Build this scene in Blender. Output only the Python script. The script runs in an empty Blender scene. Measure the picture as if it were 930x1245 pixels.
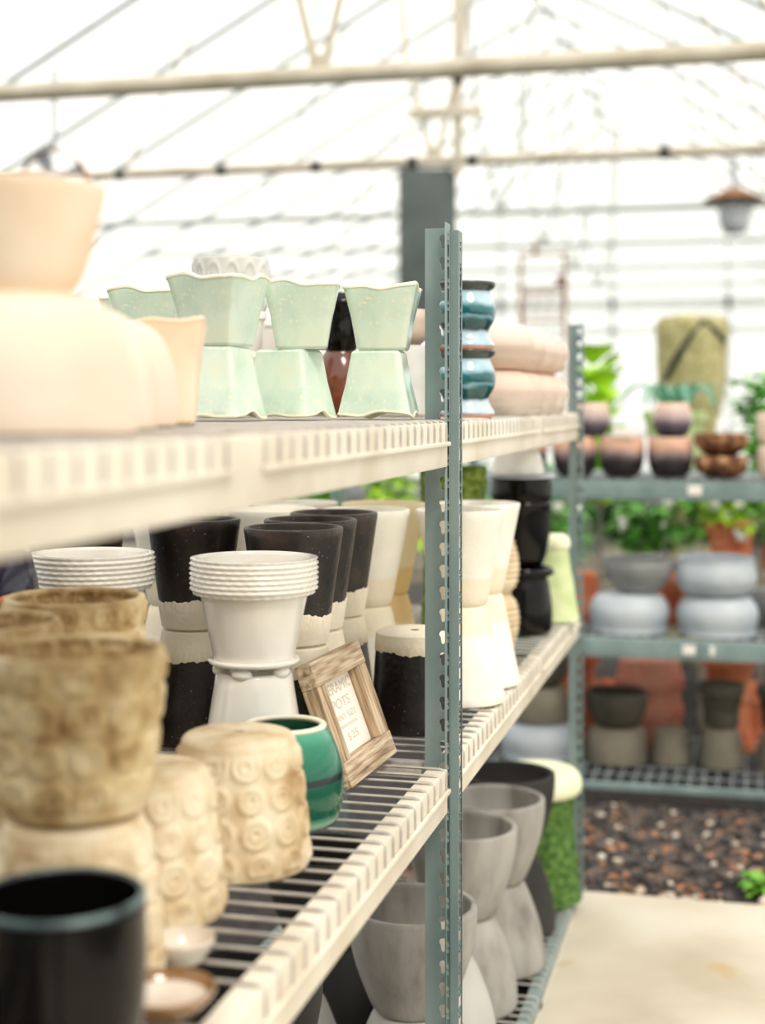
import bpy, bmesh, math, random
from mathutils import Vector, Matrix
random.seed(7)
PI = math.pi
SC = bpy.context.scene
COL = SC.collection

# ------------------------------------------------------------------ camera model
F = 1800.0                       # focal length in pixels of the 930 x 1245 frame
YAW = math.atan(450.0 / F)
SA, CA = math.sin(YAW), math.cos(YAW)
EYE = 1.46
V0 = 490.0

def xy(u, d):
    """world x, y of the point seen in column u at distance d along the view axis"""
    r = (u - 465.0) / F * d
    return (-SA * d + CA * r, CA * d + SA * r)

def zz(v, d):
    return EYE - (v - V0) / F * d

cam_d = bpy.data.cameras.new('camera')
cam = bpy.data.objects.new('camera', cam_d)
COL.objects.link(cam)
cam.location = (0, 0, EYE)
cam.rotation_euler = (PI / 2, 0, YAW)
cam_d.sensor_fit = 'HORIZONTAL'
cam_d.sensor_width = 36.0
cam_d.lens = F / 930 * 36
cam_d.shift_y = -(622.5 - V0) / 930
cam_d.clip_start = 0.05
cam_d.clip_end = 300
cam_d.dof.use_dof = True
cam_d.dof.focus_distance = 2.5
cam_d.dof.aperture_fstop = (F / 930 * 0.036) / 0.026
SC.camera = cam

# ------------------------------------------------------------------ colour and material helpers
def lin(c):
    out = []
    for x in c:
        x = x / 255.0
        out.append(x / 12.92 if x <= 0.04045 else ((x + 0.055) / 1.055) ** 2.4)
    return (*out, 1.0)

MATS = {}
def M(name, cols, rough=0.6, scale=8.0, detail=5.0, bump=0.0, bscale=60.0, spec=0.5, metal=0.0,
      coat=0.0, stretch=(1, 1, 1), lo=0.35, hi=0.65, zramp=None, zh=1.0, wob=0.03, wobscale=20.0,
      speck=None, speckscale=120.0, specklo=0.66):
    """principled material; colour from a noise ramp, or from a ramp along the object's own height"""
    if name in MATS:
        return MATS[name]
    m = bpy.data.materials.new(name)
    m.use_nodes = True
    nt = m.node_tree
    b = nt.nodes['Principled BSDF']
    b.inputs['Roughness'].default_value = rough
    b.inputs['Metallic'].default_value = metal
    b.inputs['Specular IOR Level'].default_value = spec
    b.inputs['Coat Weight'].default_value = coat
    b.inputs['Coat Roughness'].default_value = 0.08
    tc = nt.nodes.new('ShaderNodeTexCoord')
    mp = nt.nodes.new('ShaderNodeMapping')
    mp.inputs['Scale'].default_value = stretch
    nt.links.new(tc.outputs['Object'], mp.inputs['Vector'])
    nz = nt.nodes.new('ShaderNodeTexNoise')
    nz.inputs['Scale'].default_value = scale
    nz.inputs['Detail'].default_value = detail
    nt.links.new(mp.outputs['Vector'], nz.inputs['Vector'])
    rp = nt.nodes.new('ShaderNodeValToRGB')
    def fill(ramp, stops):
        e = ramp.color_ramp.elements
        while len(e) > 1:
            e.remove(e[-1])
        e[0].position, e[0].color = stops[0][0], lin(stops[0][1])
        for p, c in stops[1:]:
            k = e.new(p)
            k.color = lin(c)
    n = len(cols)
    fill(rp, [(lo + (hi - lo) * i / max(1, n - 1), c) for i, c in enumerate(cols)])
    nt.links.new(nz.outputs['Fac'], rp.inputs['Fac'])
    col = rp.outputs['Color']
    if zramp:
        sx = nt.nodes.new('ShaderNodeSeparateXYZ')
        nt.links.new(tc.outputs['Object'], sx.inputs[0])
        n2 = nt.nodes.new('ShaderNodeTexNoise')
        n2.inputs['Scale'].default_value = wobscale
        n2.inputs['Detail'].default_value = 4
        nt.links.new(tc.outputs['Object'], n2.inputs['Vector'])
        a = nt.nodes.new('ShaderNodeMath'); a.operation = 'DIVIDE'
        nt.links.new(sx.outputs['Z'], a.inputs[0]); a.inputs[1].default_value = zh
        c = nt.nodes.new('ShaderNodeMath'); c.operation = 'MULTIPLY_ADD'
        nt.links.new(n2.outputs['Fac'], c.inputs[0]); c.inputs[1].default_value = wob * 2
        nt.links.new(a.outputs[0], c.inputs[2])
        s = nt.nodes.new('ShaderNodeMath'); s.operation = 'SUBTRACT'
        nt.links.new(c.outputs[0], s.inputs[0]); s.inputs[1].default_value = wob
        r2 = nt.nodes.new('ShaderNodeValToRGB')
        fill(r2, zramp)
        nt.links.new(s.outputs[0], r2.inputs['Fac'])
        mx = nt.nodes.new('ShaderNodeMix'); mx.data_type = 'RGBA'; mx.blend_type = 'MULTIPLY'
        mx.inputs[0].default_value = 1.0
        nt.links.new(col, mx.inputs[6]); nt.links.new(r2.outputs['Color'], mx.inputs[7])
        col = mx.outputs[2]
    if speck:
        n3 = nt.nodes.new('ShaderNodeTexNoise')
        n3.inputs['Scale'].default_value = speckscale
        n3.inputs['Detail'].default_value = 2
        nt.links.new(tc.outputs['Object'], n3.inputs['Vector'])
        r3 = nt.nodes.new('ShaderNodeValToRGB')
        r3.color_ramp.elements[0].position = specklo
        r3.color_ramp.elements[0].color = (0, 0, 0, 1)
        r3.color_ramp.elements[1].position = specklo + 0.05
        r3.color_ramp.elements[1].color = (1, 1, 1, 1)
        nt.links.new(n3.outputs['Fac'], r3.inputs['Fac'])
        mx = nt.nodes.new('ShaderNodeMix'); mx.data_type = 'RGBA'
        nt.links.new(r3.outputs['Color'], mx.inputs[0])
        nt.links.new(col, mx.inputs[6]); mx.inputs[7].default_value = lin(speck)
        col = mx.outputs[2]
    nt.links.new(col, b.inputs['Base Color'])
    if bump:
        n4 = nt.nodes.new('ShaderNodeTexNoise')
        n4.inputs['Scale'].default_value = bscale
        n4.inputs['Detail'].default_value = 4
        nt.links.new(mp.outputs['Vector'], n4.inputs['Vector'])
        bp = nt.nodes.new('ShaderNodeBump')
        bp.inputs['Strength'].default_value = bump
        bp.inputs['Distance'].default_value = 0.004
        nt.links.new(n4.outputs['Fac'], bp.inputs['Height'])
        nt.links.new(bp.outputs['Normal'], b.inputs['Normal'])
    MATS[name] = m
    return m

def M_sheet(name, tint, clear, diffuse):
    """greenhouse film: mostly clear, partly diffusing"""
    m = bpy.data.materials.new(name)
    m.use_nodes = True
    nt = m.node_tree
    nt.nodes.clear()
    o = nt.nodes.new('ShaderNodeOutputMaterial')
    t = nt.nodes.new('ShaderNodeBsdfTransparent'); t.inputs[0].default_value = lin(tint)
    d = nt.nodes.new('ShaderNodeBsdfTranslucent'); d.inputs[0].default_value = lin(diffuse)
    mx = nt.nodes.new('ShaderNodeMixShader')
    tc = nt.nodes.new('ShaderNodeTexCoord')
    nz = nt.nodes.new('ShaderNodeTexNoise'); nz.inputs['Scale'].default_value = 0.6
    nt.links.new(tc.outputs['Object'], nz.inputs['Vector'])
    mr = nt.nodes.new('ShaderNodeMapRange')
    mr.inputs['To Min'].default_value = 1 - clear - 0.08
    mr.inputs['To Max'].default_value = 1 - clear + 0.08
    nt.links.new(nz.outputs['Fac'], mr.inputs['Value'])
    nt.links.new(mr.outputs[0], mx.inputs[0])
    nt.links.new(t.outputs[0], mx.inputs[1]); nt.links.new(d.outputs[0], mx.inputs[2])
    nt.links.new(mx.outputs[0], o.inputs['Surface'])
    return m

# ------------------------------------------------------------------ object helpers
def link(name, me, mat=None, parent=None, loc=(0, 0, 0)):
    o = bpy.data.objects.new(name, me)
    COL.objects.link(o)
    o.location = loc
    if mat is not None and me is not None:
        if len(me.materials):
            me.materials.clear()
        me.materials.append(mat)
    if parent:
        o.parent = parent
    return o

def build(name, bm, mat, parent=None, loc=(0, 0, 0), smooth=True, angle=38):
    me = bpy.data.meshes.new(name)
    bmesh.ops.recalc_face_normals(bm, faces=bm.faces)
    bm.to_mesh(me)
    bm.free()
    if smooth:
        for p in me.polygons:
            p.use_smooth = True
        me.set_sharp_from_angle(angle=math.radians(angle))
    return link(name, me, mat, parent, loc)

def tag(o, label=None, cat=None, group=None, kind=None):
    if label: o['label'] = label
    if cat: o['category'] = cat
    if group: o['group'] = group
    if kind: o['kind'] = kind
    return o

def empty(name, loc=(0, 0, 0), rot=(0, 0, 0)):
    o = bpy.data.objects.new(name, None)
    o.empty_display_size = 0.05
    COL.objects.link(o)
    o.location = loc
    o.rotation_euler = rot
    return o

def copy_tree(o, parent=None):
    c = o.copy()
    COL.objects.link(c)
    c.parent = parent
    for ch in list(o.children):
        copy_tree(ch, c)
    return c

def bx(bm, x0, x1, y0, y1, z0, z1, bev=0.0):
    r = bmesh.ops.create_cube(bm, size=1.0)
    vs = r['verts']
    for v in vs:
        v.co = Vector((x0 + (v.co.x + .5) * (x1 - x0), y0 + (v.co.y + .5) * (y1 - y0), z0 + (v.co.z + .5) * (z1 - z0)))
    if bev:
        es = list({e for v in vs for e in v.link_edges})
        bmesh.ops.bevel(bm, geom=es, offset=bev, segments=2, affect='EDGES', profile=0.6)
    return vs

def tube(bm, pts, r, n=8, cap=True):
    pts = [Vector(p) for p in pts]
    rs = r if isinstance(r, (list, tuple)) else [r] * len(pts)
    rings = []
    up = None
    for i, p in enumerate(pts):
        if i == 0: t = pts[1] - p
        elif i == len(pts) - 1: t = p - pts[i - 1]
        else: t = (pts[i + 1] - p).normalized() + (p - pts[i - 1]).normalized()
        t.normalize()
        if up is None:
            up = Vector((0, 0, 1)) if abs(t.z) < 0.9 else Vector((1, 0, 0))
        a = t.cross(up)
        if a.length < 1e-4:
            a = t.cross(Vector((0, 1, 0)))
        a.normalize()
        b = a.cross(t).normalized()
        up = b
        rings.append([bm.verts.new(p + rs[i] * (math.cos(2 * PI * k / n) * a + math.sin(2 * PI * k / n) * b)) for k in range(n)])
    for i in range(len(rings) - 1):
        for k in range(n):
            bm.faces.new((rings[i][k], rings[i][(k + 1) % n], rings[i + 1][(k + 1) % n], rings[i + 1][k]))
    if cap:
        bm.faces.new(rings[0][::-1])
        bm.faces.new(rings[-1])

def cm(pts, n=5):
    """smooth profile through pts"""
    out = []
    P = [pts[0]] + list(pts) + [pts[-1]]
    for i in range(1, len(P) - 2):
        for k in range(n):
            t = k / n
            q = []
            for j in range(2):
                a, b, c, d = P[i - 1][j], P[i][j], P[i + 1][j], P[i + 2][j]
                q.append(.5 * (2 * b + (c - a) * t + (2 * a - 5 * b + 4 * c - d) * t * t + (3 * b - a - 3 * c + d) * t ** 3))
            out.append(tuple(q))
    out.append(tuple(pts[-1]))
    return out

def dense(pts, step):
    out = [pts[0]]
    for a, b in zip(pts, pts[1:]):
        k = max(1, int(math.dist(a, b) / step))
        for i in range(1, k + 1):
            out.append((a[0] + (b[0] - a[0]) * i / k, a[1] + (b[1] - a[1]) * i / k))
    return out

def hollow(outer, t=0.006, floor=0.012, hole=0.007):
    """closed section of a pot: outer wall, rounded lip, inner wall, floor, drain hole"""
    R, H = outer[-1]
    lip = [(R - t * .12, H + t * .3), (R - t * .5, H + t * .42), (R - t * .88, H + t * .3)]
    inner = [(max(hole + .004, r - t), z) for r, z in reversed(outer) if z > floor]
    last = inner[-1][0]
    return [(hole, 0.0)] + list(outer) + lip + inner + [(last * .97, floor), (hole, floor)]

def lathe(bm, prof, n=48, fn=None, closed=True):
    rings = []
    for i, (r, z) in enumerate(prof):
        ring = []
        for k in range(n):
            th = 2 * PI * k / n
            rr, z2 = fn(r, z, th, i) if fn else (r, z)
            ring.append(bm.verts.new((rr * math.cos(th), rr * math.sin(th), z2)))
        rings.append(ring)
    m = len(rings)
    for i in range(m if closed else m - 1):
        a, b = rings[i], rings[(i + 1) % m]
        for k in range(n):
            bm.faces.new((a[k], a[(k + 1) % n], b[(k + 1) % n], b[k]))
    if not closed:
        bm.faces.new(rings[0][::-1])
        bm.faces.new(rings[-1])

TOP = {}
class Kind:
    """a kind of pot: made once at the origin, then copied with its parts"""
    def __init__(self, root, h, cat, group):
        self.root, self.h, self.cat, self.group, self.used = root, h, cat, group, False
        zs = [v.co.z for o in [root] + list(root.children) if o.type == 'MESH' for v in o.data.vertices]
        self.lo, self.hi = min(zs), max(zs)
    def put(self, x, y, z, label, rz=0.0, flip=False, group=None):
        """z is a height, or the object it stands on"""
        if not isinstance(z, (int, float)):
            z = TOP[z.name]
        o = self.root if not self.used else copy_tree(self.root)
        self.used = True
        z += .0009
        o.location = (x, y, z + (self.hi if flip else -self.lo))
        o.rotation_euler = (PI if flip else 0, 0, rz)
        TOP[o.name] = z + self.hi - self.lo
        tag(o, label, self.cat, group or self.group)
        return o

def one(name, prof, mat, h, cat, group, n=48, fn=None, angle=38):
    bm = bmesh.new()
    lathe(bm, prof, n, fn)
    return Kind(build(name, bm, mat, angle=angle), h, cat, group)

# ------------------------------------------------------------------ materials
cream_paint = M('cream_paint', [(218, 206, 186), (230, 221, 204), (238, 230, 216)], rough=.45, scale=6, speck=(176, 140, 104), speckscale=30, specklo=.74)
post_paint = M('post_paint', [(112, 130, 132), (126, 144, 144), (140, 154, 152)], rough=.5, scale=9, spec=.4, stretch=(1, 1, .3))
post_bright = M('post_bright', [(168, 180, 170), (190, 198, 186)], rough=.45, scale=12)
wire_steel = M('wire_steel', [(168, 162, 156), (196, 190, 182)], rough=.4, metal=.15, scale=20)
rack_paint = M('rack_paint', [(112, 132, 132), (138, 158, 156)], rough=.5, scale=9)
grid_paint = M('grid_paint', [(150, 162, 166), (180, 188, 192)], rough=.5, scale=9)
celadon = M('celadon', [(190, 214, 198), (206, 224, 208), (218, 232, 216), (228, 228, 200)], rough=.22, scale=14, lo=.3, hi=.75, coat=.5, bump=.12, bscale=40, speck=(226, 230, 204), speckscale=170, specklo=.60)
celadon_lip = M('celadon_lip', [(236, 232, 204), (248, 244, 226)], rough=.4, scale=20)
cream_stone = M('cream_stone', [(240, 235, 222), (250, 246, 236)], rough=.75, scale=9, bump=.25, bscale=120, zh=.193,
                zramp=[(0, (252, 244, 230)), (.28, (252, 244, 230)), (.33, (255, 255, 255))], wob=.012,
                speck=(214, 200, 176), speckscale=160, specklo=.73)
cream_warm = M('cream_warm', [(238, 224, 190), (246, 234, 206)], rough=.75, scale=9, bump=.25, bscale=120, zh=.193,
               zramp=[(0, (246, 228, 190)), (.28, (246, 228, 190)), (.33, (255, 252, 244))], wob=.012)
black_glaze = M('black_glaze', [(17, 13, 12), (28, 22, 19), (46, 37, 32)], rough=.4, scale=16, coat=.15, bump=.5, bscale=70, zh=.195,
                zramp=[(0, (255, 255, 255)), (.7, (255, 255, 255)), (1.0, (340, 325, 315))], speck=(176, 168, 160), speckscale=230, specklo=.72)
bare_clay = M('bare_clay', [(232, 220, 196), (244, 234, 214)], rough=.85, scale=14, bump=.3, bscale=120, speck=(120, 100, 80), speckscale=110, specklo=.74)
white_glaze = M('white_glaze', [(240, 235, 226), (248, 244, 238)], rough=.2, scale=10, coat=.5)
emboss_clay = M('emboss_clay', [(172, 140, 98), (202, 178, 140), (220, 202, 170), (230, 216, 190)], rough=.7, scale=16, lo=.3, hi=.66, bump=.3, bscale=90)
emboss_olive = M('emboss_olive', [(148, 114, 70), (188, 160, 112), (212, 190, 146), (226, 208, 172)], rough=.7, scale=22, lo=.3, hi=.7, bump=.3, bscale=90)
peach_clay = M('peach_clay', [(236, 208, 176), (242, 220, 194), (246, 230, 208)], rough=.75, scale=7, bump=.15, bscale=80)
peach_pale = M('peach_pale', [(228, 206, 186), (238, 220, 202)], rough=.75, scale=7, bump=.15, bscale=80)
grey_cement = M('grey_cement', [(120, 114, 109), (146, 141, 135), (160, 156, 150), (172, 168, 162)], rough=.8, scale=13, detail=9, lo=.34, hi=.66, bump=.35, bscale=70, stretch=(1, 1, .4))
grey_pale = M('grey_pale', [(168, 166, 162), (190, 188, 182)], rough=.8, scale=7, lo=.32, hi=.7, bump=.2, bscale=60)
charcoal = M('charcoal', [(34, 32, 31), (50, 47, 45)], rough=.8, scale=7, bump=.2, bscale=60)  # charcoal planters, darkened further to stand in for shade under the shelf
black_gloss = M('black_gloss', [(8, 7, 7), (14, 12, 11)], rough=.12, scale=6, spec=.28)
navy_gloss = M('navy_gloss', [(24, 26, 48), (38, 40, 66)], rough=.18, scale=6, coat=.5)
teal_glaze = M('teal_glaze', [(222, 240, 230), (255, 255, 255)], rough=.15, scale=14, coat=.3, zh=.15,
               zramp=[(0, (88, 150, 124)), (.06, (150, 198, 172)), (.14, (4, 92, 68)), (.44, (2, 84, 64)), (.455, (3, 20, 28)), (.50, (3, 24, 30)), (.52, (6, 98, 76)), (.8, (24, 128, 100)), (1, (96, 178, 150))], wob=.012, wobscale=30)
teal_lip = M('teal_lip', [(232, 226, 204), (244, 238, 220)], rough=.4, scale=20)
blue_glaze = M('blue_glaze', [(210, 226, 232), (255, 255, 255)], rough=.15, scale=22, coat=.7, zh=.13,
               zramp=[(0, (206, 218, 226)), (.22, (190, 210, 222)), (.27, (12, 64, 72)), (.40, (18, 92, 94)), (.46, (140, 180, 194)), (.50, (14, 86, 90)), (.62, (30, 112, 116)), (.70, (176, 206, 218)), (1, (200, 220, 228))], wob=.09, wobscale=24)
dark_lip = M('dark_lip', [(44, 52, 50), (70, 78, 74)], rough=.25, scale=20, coat=.4)
terra = M('terracotta', [(196, 104, 66), (212, 124, 84), (222, 146, 108)], rough=.8, scale=10, bump=.15, bscale=80)
terra_pale = M('terracotta_pale', [(214, 136, 112), (224, 156, 132)], rough=.8, scale=10)
moss = M('moss', [(74, 96, 30), (104, 128, 48), (140, 160, 74)], rough=.95, scale=60, bump=1.0, bscale=200)
moss_green = M('moss_green', [(50, 82, 30), (76, 112, 46), (106, 138, 66)], rough=.95, scale=60, bump=1.0, bscale=200)
moss_olive = M('moss_olive', [(158, 150, 100), (182, 174, 124), (204, 196, 152)], rough=.95, scale=30, bump=1.0, bscale=120)  # olive paled so the colour carries the haze over the far column
cap_cream = M('cap_cream', [(228, 232, 190), (244, 242, 214)], rough=.7, scale=12)
pale_green = M('pale_green', [(190, 206, 146), (214, 224, 176)], rough=.8, scale=24, bump=.5, bscale=60)
ribbed_tan = M('ribbed_tan', [(206, 184, 146), (228, 210, 178)], rough=.7, scale=14)
round_taupe = M('round_taupe', [(206, 192, 182), (222, 210, 202), (230, 220, 212)], rough=.7, scale=10, stretch=(.3, .3, 3), bump=.1, bscale=50, zh=.1, zramp=[(0, (255, 240, 225)), (.55, (250, 240, 232)), (1, (255, 255, 255))], wob=.05)
relief_grey = M('relief_grey', [(206, 204, 200), (224, 222, 218)], rough=.6, scale=12)
brown_glaze = M('brown_glaze', [(96, 48, 30), (134, 70, 42)], rough=.15, scale=10, coat=.6)
saucer_brown = M('saucer_brown', [(120, 82, 44), (156, 116, 72)], rough=.12, scale=10, coat=.8)
saucer_pale = M('saucer_pale', [(214, 200, 184), (232, 222, 210)], rough=.1, scale=10, coat=.8)
wood_old = M('weathered_wood', [(112, 90, 70), (170, 144, 116), (204, 184, 156), (222, 206, 184)], rough=.8, scale=24, detail=9, stretch=(5, .35, 5), lo=.3, hi=.7, bump=.5, bscale=26)
wood_old_up = M('weathered_wood_upright', [(96, 74, 54), (160, 132, 102), (196, 172, 142), (216, 198, 172)], rough=.8, scale=24, detail=9, stretch=(5, 5, .35), lo=.3, hi=.7, bump=.5, bscale=26)
paper = M('sign_paper', [(244, 238, 228), (250, 246, 238)], rough=.8, scale=6)
ink = M('sign_ink', [(212, 194, 168), (220, 204, 182)], rough=.8, scale=20)
ombre = M('ombre_glaze', [(236, 236, 236), (255, 255, 255)], rough=.35, scale=14, zh=.2,
          zramp=[(0, (36, 30, 32)), (.3, (46, 40, 44)), (.42, (128, 112, 116)), (.6, (226, 178, 152)), (1, (240, 204, 176))], wob=.1, wobscale=12)
ombre_small = M('ombre_glaze_round', [(236, 236, 236), (255, 255, 255)], rough=.35, scale=14, zh=.16,
          zramp=[(0, (62, 58, 72)), (.28, (84, 80, 94)), (.5, (198, 176, 172)), (.75, (236, 200, 178)), (1, (240, 206, 184))], wob=.08, wobscale=12)
bark_bowl = M('bark_bowl', [(72, 44, 26), (140, 94, 58), (206, 164, 126)], rough=.7, scale=22, bump=.6, bscale=60, zh=.13, zramp=[(0, (130, 100, 80)), (.4, (200, 180, 160)), (.7, (255, 250, 245)), (1, (255, 255, 255))], wob=.15)
bowl_grey = M('bowl_grey', [(128, 130, 130), (150, 152, 150)], rough=.6, scale=8)
bowl_blue = M('bowl_blue', [(168, 178, 188), (190, 196, 202)], rough=.6, scale=8)
bowl_dark = M('bowl_dark', [(62, 58, 48), (84, 78, 66)], rough=.7, scale=8)
pot_taupe = M('pot_taupe', [(112, 106, 92), (136, 128, 112)], rough=.7, scale=8)
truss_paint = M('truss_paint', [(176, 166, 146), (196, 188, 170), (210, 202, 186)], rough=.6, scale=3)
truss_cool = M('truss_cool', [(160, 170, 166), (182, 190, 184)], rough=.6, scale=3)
rafter_paint = M('rafter_paint', [(142, 158, 168), (166, 180, 188)], rough=.6, scale=3)
clip_black = M('clip_black', [(30, 34, 34), (46, 50, 50)], rough=.5, scale=10)
panel_slate = M('panel_slate', [(74, 84, 84), (90, 100, 98)], rough=.7, scale=4)
rust = M('rust', [(120, 80, 46), (160, 116, 74)], rough=.8, scale=12, bump=.4)
lamp_grey = M('lamp_grey', [(168, 174, 182), (190, 194, 200)], rough=.4, scale=6)
leaf_lime = M('leaf_lime', [(142, 198, 24), (176, 220, 46), (200, 232, 84)], rough=.5, scale=6)
leaf_mid = M('leaf_mid', [(70, 144, 44), (108, 180, 64), (150, 208, 96)], rough=.5, scale=6)
leaf_dark = M('leaf_dark', [(34, 104, 44), (56, 136, 60), (90, 168, 84)], rough=.5, scale=6)
leaf_agave = M('leaf_agave', [(126, 184, 160), (156, 204, 182), (184, 220, 202)], rough=.55, scale=5)
leaf_weed = M('leaf_weed', [(96, 160, 40), (140, 196, 70)], rough=.5, scale=9)
bench_wood = M('bench_wood', [(120, 112, 98), (148, 140, 124)], rough=.8, scale=6, stretch=(.4, 4, 4))
slab_mat = M('concrete', [(194, 180, 156), (212, 200, 180), (222, 214, 198)], rough=.85, scale=2.2, detail=8, lo=.3, hi=.7, bump=.3, bscale=120, speck=(196, 172, 132), speckscale=4, specklo=.66)
gravel_mat = M('gravel_bed', [(34, 31, 32), (50, 46, 45), (66, 58, 54)], rough=.95, scale=26, bump=1.0, bscale=60)

# ------------------------------------------------------------------ the setting
RX, HALF, RIDGE, EAVE = -2.05, 5.2, EYE + 4.0, EYE + 1.14
YF, YB = -4.0, 22.5

bm = bmesh.new()
bx(bm, RX - HALF - 6, RX + HALF + 6, YF - 4, YB + 6, -.09, -.03)
tag(build('floor', bm, gravel_mat, smooth=False), kind='structure')
bm = bmesh.new()
bx(bm, -.496, 2.6, YF, 4.45, -.05, 0, .006)
tag(build('floor_path', bm, slab_mat), kind='structure')

light_block = M('light_block', [(92, 86, 80), (112, 104, 96)], rough=.9, scale=2)  # unseen front wall made opaque and dark, to block light from behind the camera
wall_paint = M('wall_paint', [(206, 212, 210), (222, 226, 224)], rough=.6, scale=3)
film_roof = M_sheet('roof_film', (252, 252, 250), .80, (240, 240, 238))
film_wall = M_sheet('wall_film', (246, 250, 250), .70, (226, 232, 232))
ROOF = empty('ceiling')
tag(ROOF, kind='structure')
for s, nm in ((-1, 'roof_panel'), (1, 'roof_panel')):
    bm = bmesh.new()
    x1, x2 = RX, RX + s * HALF
    vs = [bm.verts.new(p) for p in ((x1, YF, RIDGE + .06), (x2, YF, EAVE + .06), (x2, YB, EAVE + .06), (x1, YB, RIDGE + .06))]
    bm.faces.new(vs)
    tag(build(nm, bm, film_roof, ROOF, smooth=False), kind='structure')
# rafters between the trusses and purlins along the roof
TY = [6.94 + 2.67 * k for k in range(6)]
for k in range(-7, 16):
    y = 6.94 + 1.335 * k
    if y > YB: break
    for s in (-1, 1):
        bm = bmesh.new()
        tube(bm, [(RX, y, RIDGE), (RX + s * HALF, y, EAVE)], .026, 8)
        tag(build('rafter', bm, rafter_paint, ROOF), kind='structure')
for s in (-1, 1):
    for q in (.0, 1.0):
        if q == 0 and s < 0: continue
        bm = bmesh.new()
        x, z = RX + s * HALF * q, RIDGE + (EAVE - RIDGE) * q
        tube(bm, [(x, YF, z), (x, YB, z)], .02, 6)
        tag(build('purlin', bm, rafter_paint, ROOF), kind='structure')

def wall(name, pts, mat):
    bm = bmesh.new()
    bm.faces.new([bm.verts.new(p) for p in pts])
    return tag(build(name, bm, mat, smooth=False), kind='structure')
for nm, x in (('wall_left', RX - HALF), ('wall_right', RX + HALF)):
    w = wall(nm, ((x, YF, 0), (x, YB, 0), (x, YB, EAVE), (x, YF, EAVE)), film_wall)
    bm = bmesh.new()
    for z in (.5, 1.3, 2.0):
        bx(bm, x - .02, x + .02, YF, YB, z - .04, z + .04)
    for y in range(-3, 23, 3):
        bx(bm, x - .03, x + .03, y - .03, y + .03, 0, EAVE)
    tag(build('wall_frame', bm, wall_paint, w, smooth=False), kind='structure')
for nm, y in (('wall_back', YB), ('wall_front', YF)):
    w = wall(nm, ((RX - HALF, y, 0), (RX + HALF, y, 0), (RX + HALF, y, EAVE), (RX, y, RIDGE), (RX - HALF, y, EAVE)), film_wall if y > 0 else light_block)
    bm = bmesh.new()
    for z, t in ((1.0, .05), (2.55, .05), (2.95, .10)):
        bx(bm, RX - HALF, RX + HALF, y - .03, y + .03, z - t, z + t)
    for k in range(-3, 4):
        x = RX + k * 1.7
        bx(bm, x - .035, x + .035, y - .03, y + .03, 0, RIDGE - .55 * abs(x - RX))
    tag(build('wall_frame', bm, wall_paint, w, smooth=False), kind='structure')

# ------------------------------------------------------------------ roof trusses
CH = EYE + 1.6
ordinal = ['first', 'second', 'third', 'fourth', 'fifth', 'sixth']
for i, y in enumerate(TY):
    t = empty('roof_truss', (RX, y, CH))
    lab = ['thick cream pipe truss, first in line over the shelves, with a plain tie bar',
           'second pipe truss in line, its tie bar wrapped with black clips above the slate panel',
           'third roof truss in line, a thin pale bar just behind the slate panel',
           'fourth roof truss in line, a slim pale bar above the rusty trellis',
           'fifth roof truss in line, a thin faint bar far down the greenhouse',
           'sixth and last roof truss in line, next to the end wall'][i]
    tag(t, lab, 'roof truss', 'trusses across the greenhouse')
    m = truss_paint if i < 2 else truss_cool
    wch = (RIDGE - CH) / .5481 * 1.0
    wch = (RIDGE - CH) * HALF / (RIDGE - EAVE)
    bm = bmesh.new()
    tube(bm, [(-wch, 0, 0), (wch, 0, 0)], (.047, .037, .03, .027, .027, .027)[i], 14)
    build('tie_bar', bm, m, t)
    rr = .018 if i else .021
    for s in (-1, 1):
        bm = bmesh.new()
        tube(bm, [(s * .02, 0, .04), (s * .2, 0, .75), (s * .30, 0, RIDGE - CH - .55 * .3)], rr, 8)
        build('web_brace', bm, m, t)
        bm = bmesh.new()
        tube(bm, [(s * 2.2, 0, .03), (s * 1.3, 0, RIDGE - CH - .55 * 1.3)], .011, 6)
        build('web_brace', bm, m, t)
    bm = bmesh.new()
    bx(bm, -.05, .05, -.03, .03, -.03, .10, .01)
    build('gusset', bm, m, t)
    if i == 1:
        bm = bmesh.new()
        bx(bm, .14, .20, -.06, -.035, -.10, RIDGE - CH - .1, .004)
        build('king_post', bm, m, t)
        bm = bmesh.new()
        bx(bm, -.155, .34, -.085, -.06, .27, .345, .006)
        build('cross_plate', bm, m, t)
        bm = bmesh.new()
        bx(bm, .13, .21, -.075, -.03, .5, .55, .004)
        build('clamp', bm, clip_black, t)
        for u in (147, 270, 385, 502, 575, 808):
            a = math.atan((u - 465) / F) - YAW
            x = y * math.tan(a) - RX
            bm = bmesh.new()
            tube(bm, [(x - .03, 0, 0), (x + .03, 0, 0)], .044, 12)
            build('clip', bm, clip_black, t)

# slate panel hanging below the second truss
px, py = xy(523.5, 9.9)
t = empty('hanging_panel', (px, py - .1, 2.05))
t.rotation_euler = (0, 0, YAW * .6)
tag(t, 'dark slate board hanging from the second roof truss behind the steel post', 'panel')
bm = bmesh.new(); bx(bm, -.19, .19, -.02, .02, 0, .96, .006); build('board', bm, panel_slate, t)
for s in (-1, 1):
    bm = bmesh.new(); tube(bm, [(s * .12, 0, .95), (s * .12, 0, 1.02)], .006, 6); build('hanger', bm, clip_black, t)

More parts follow.
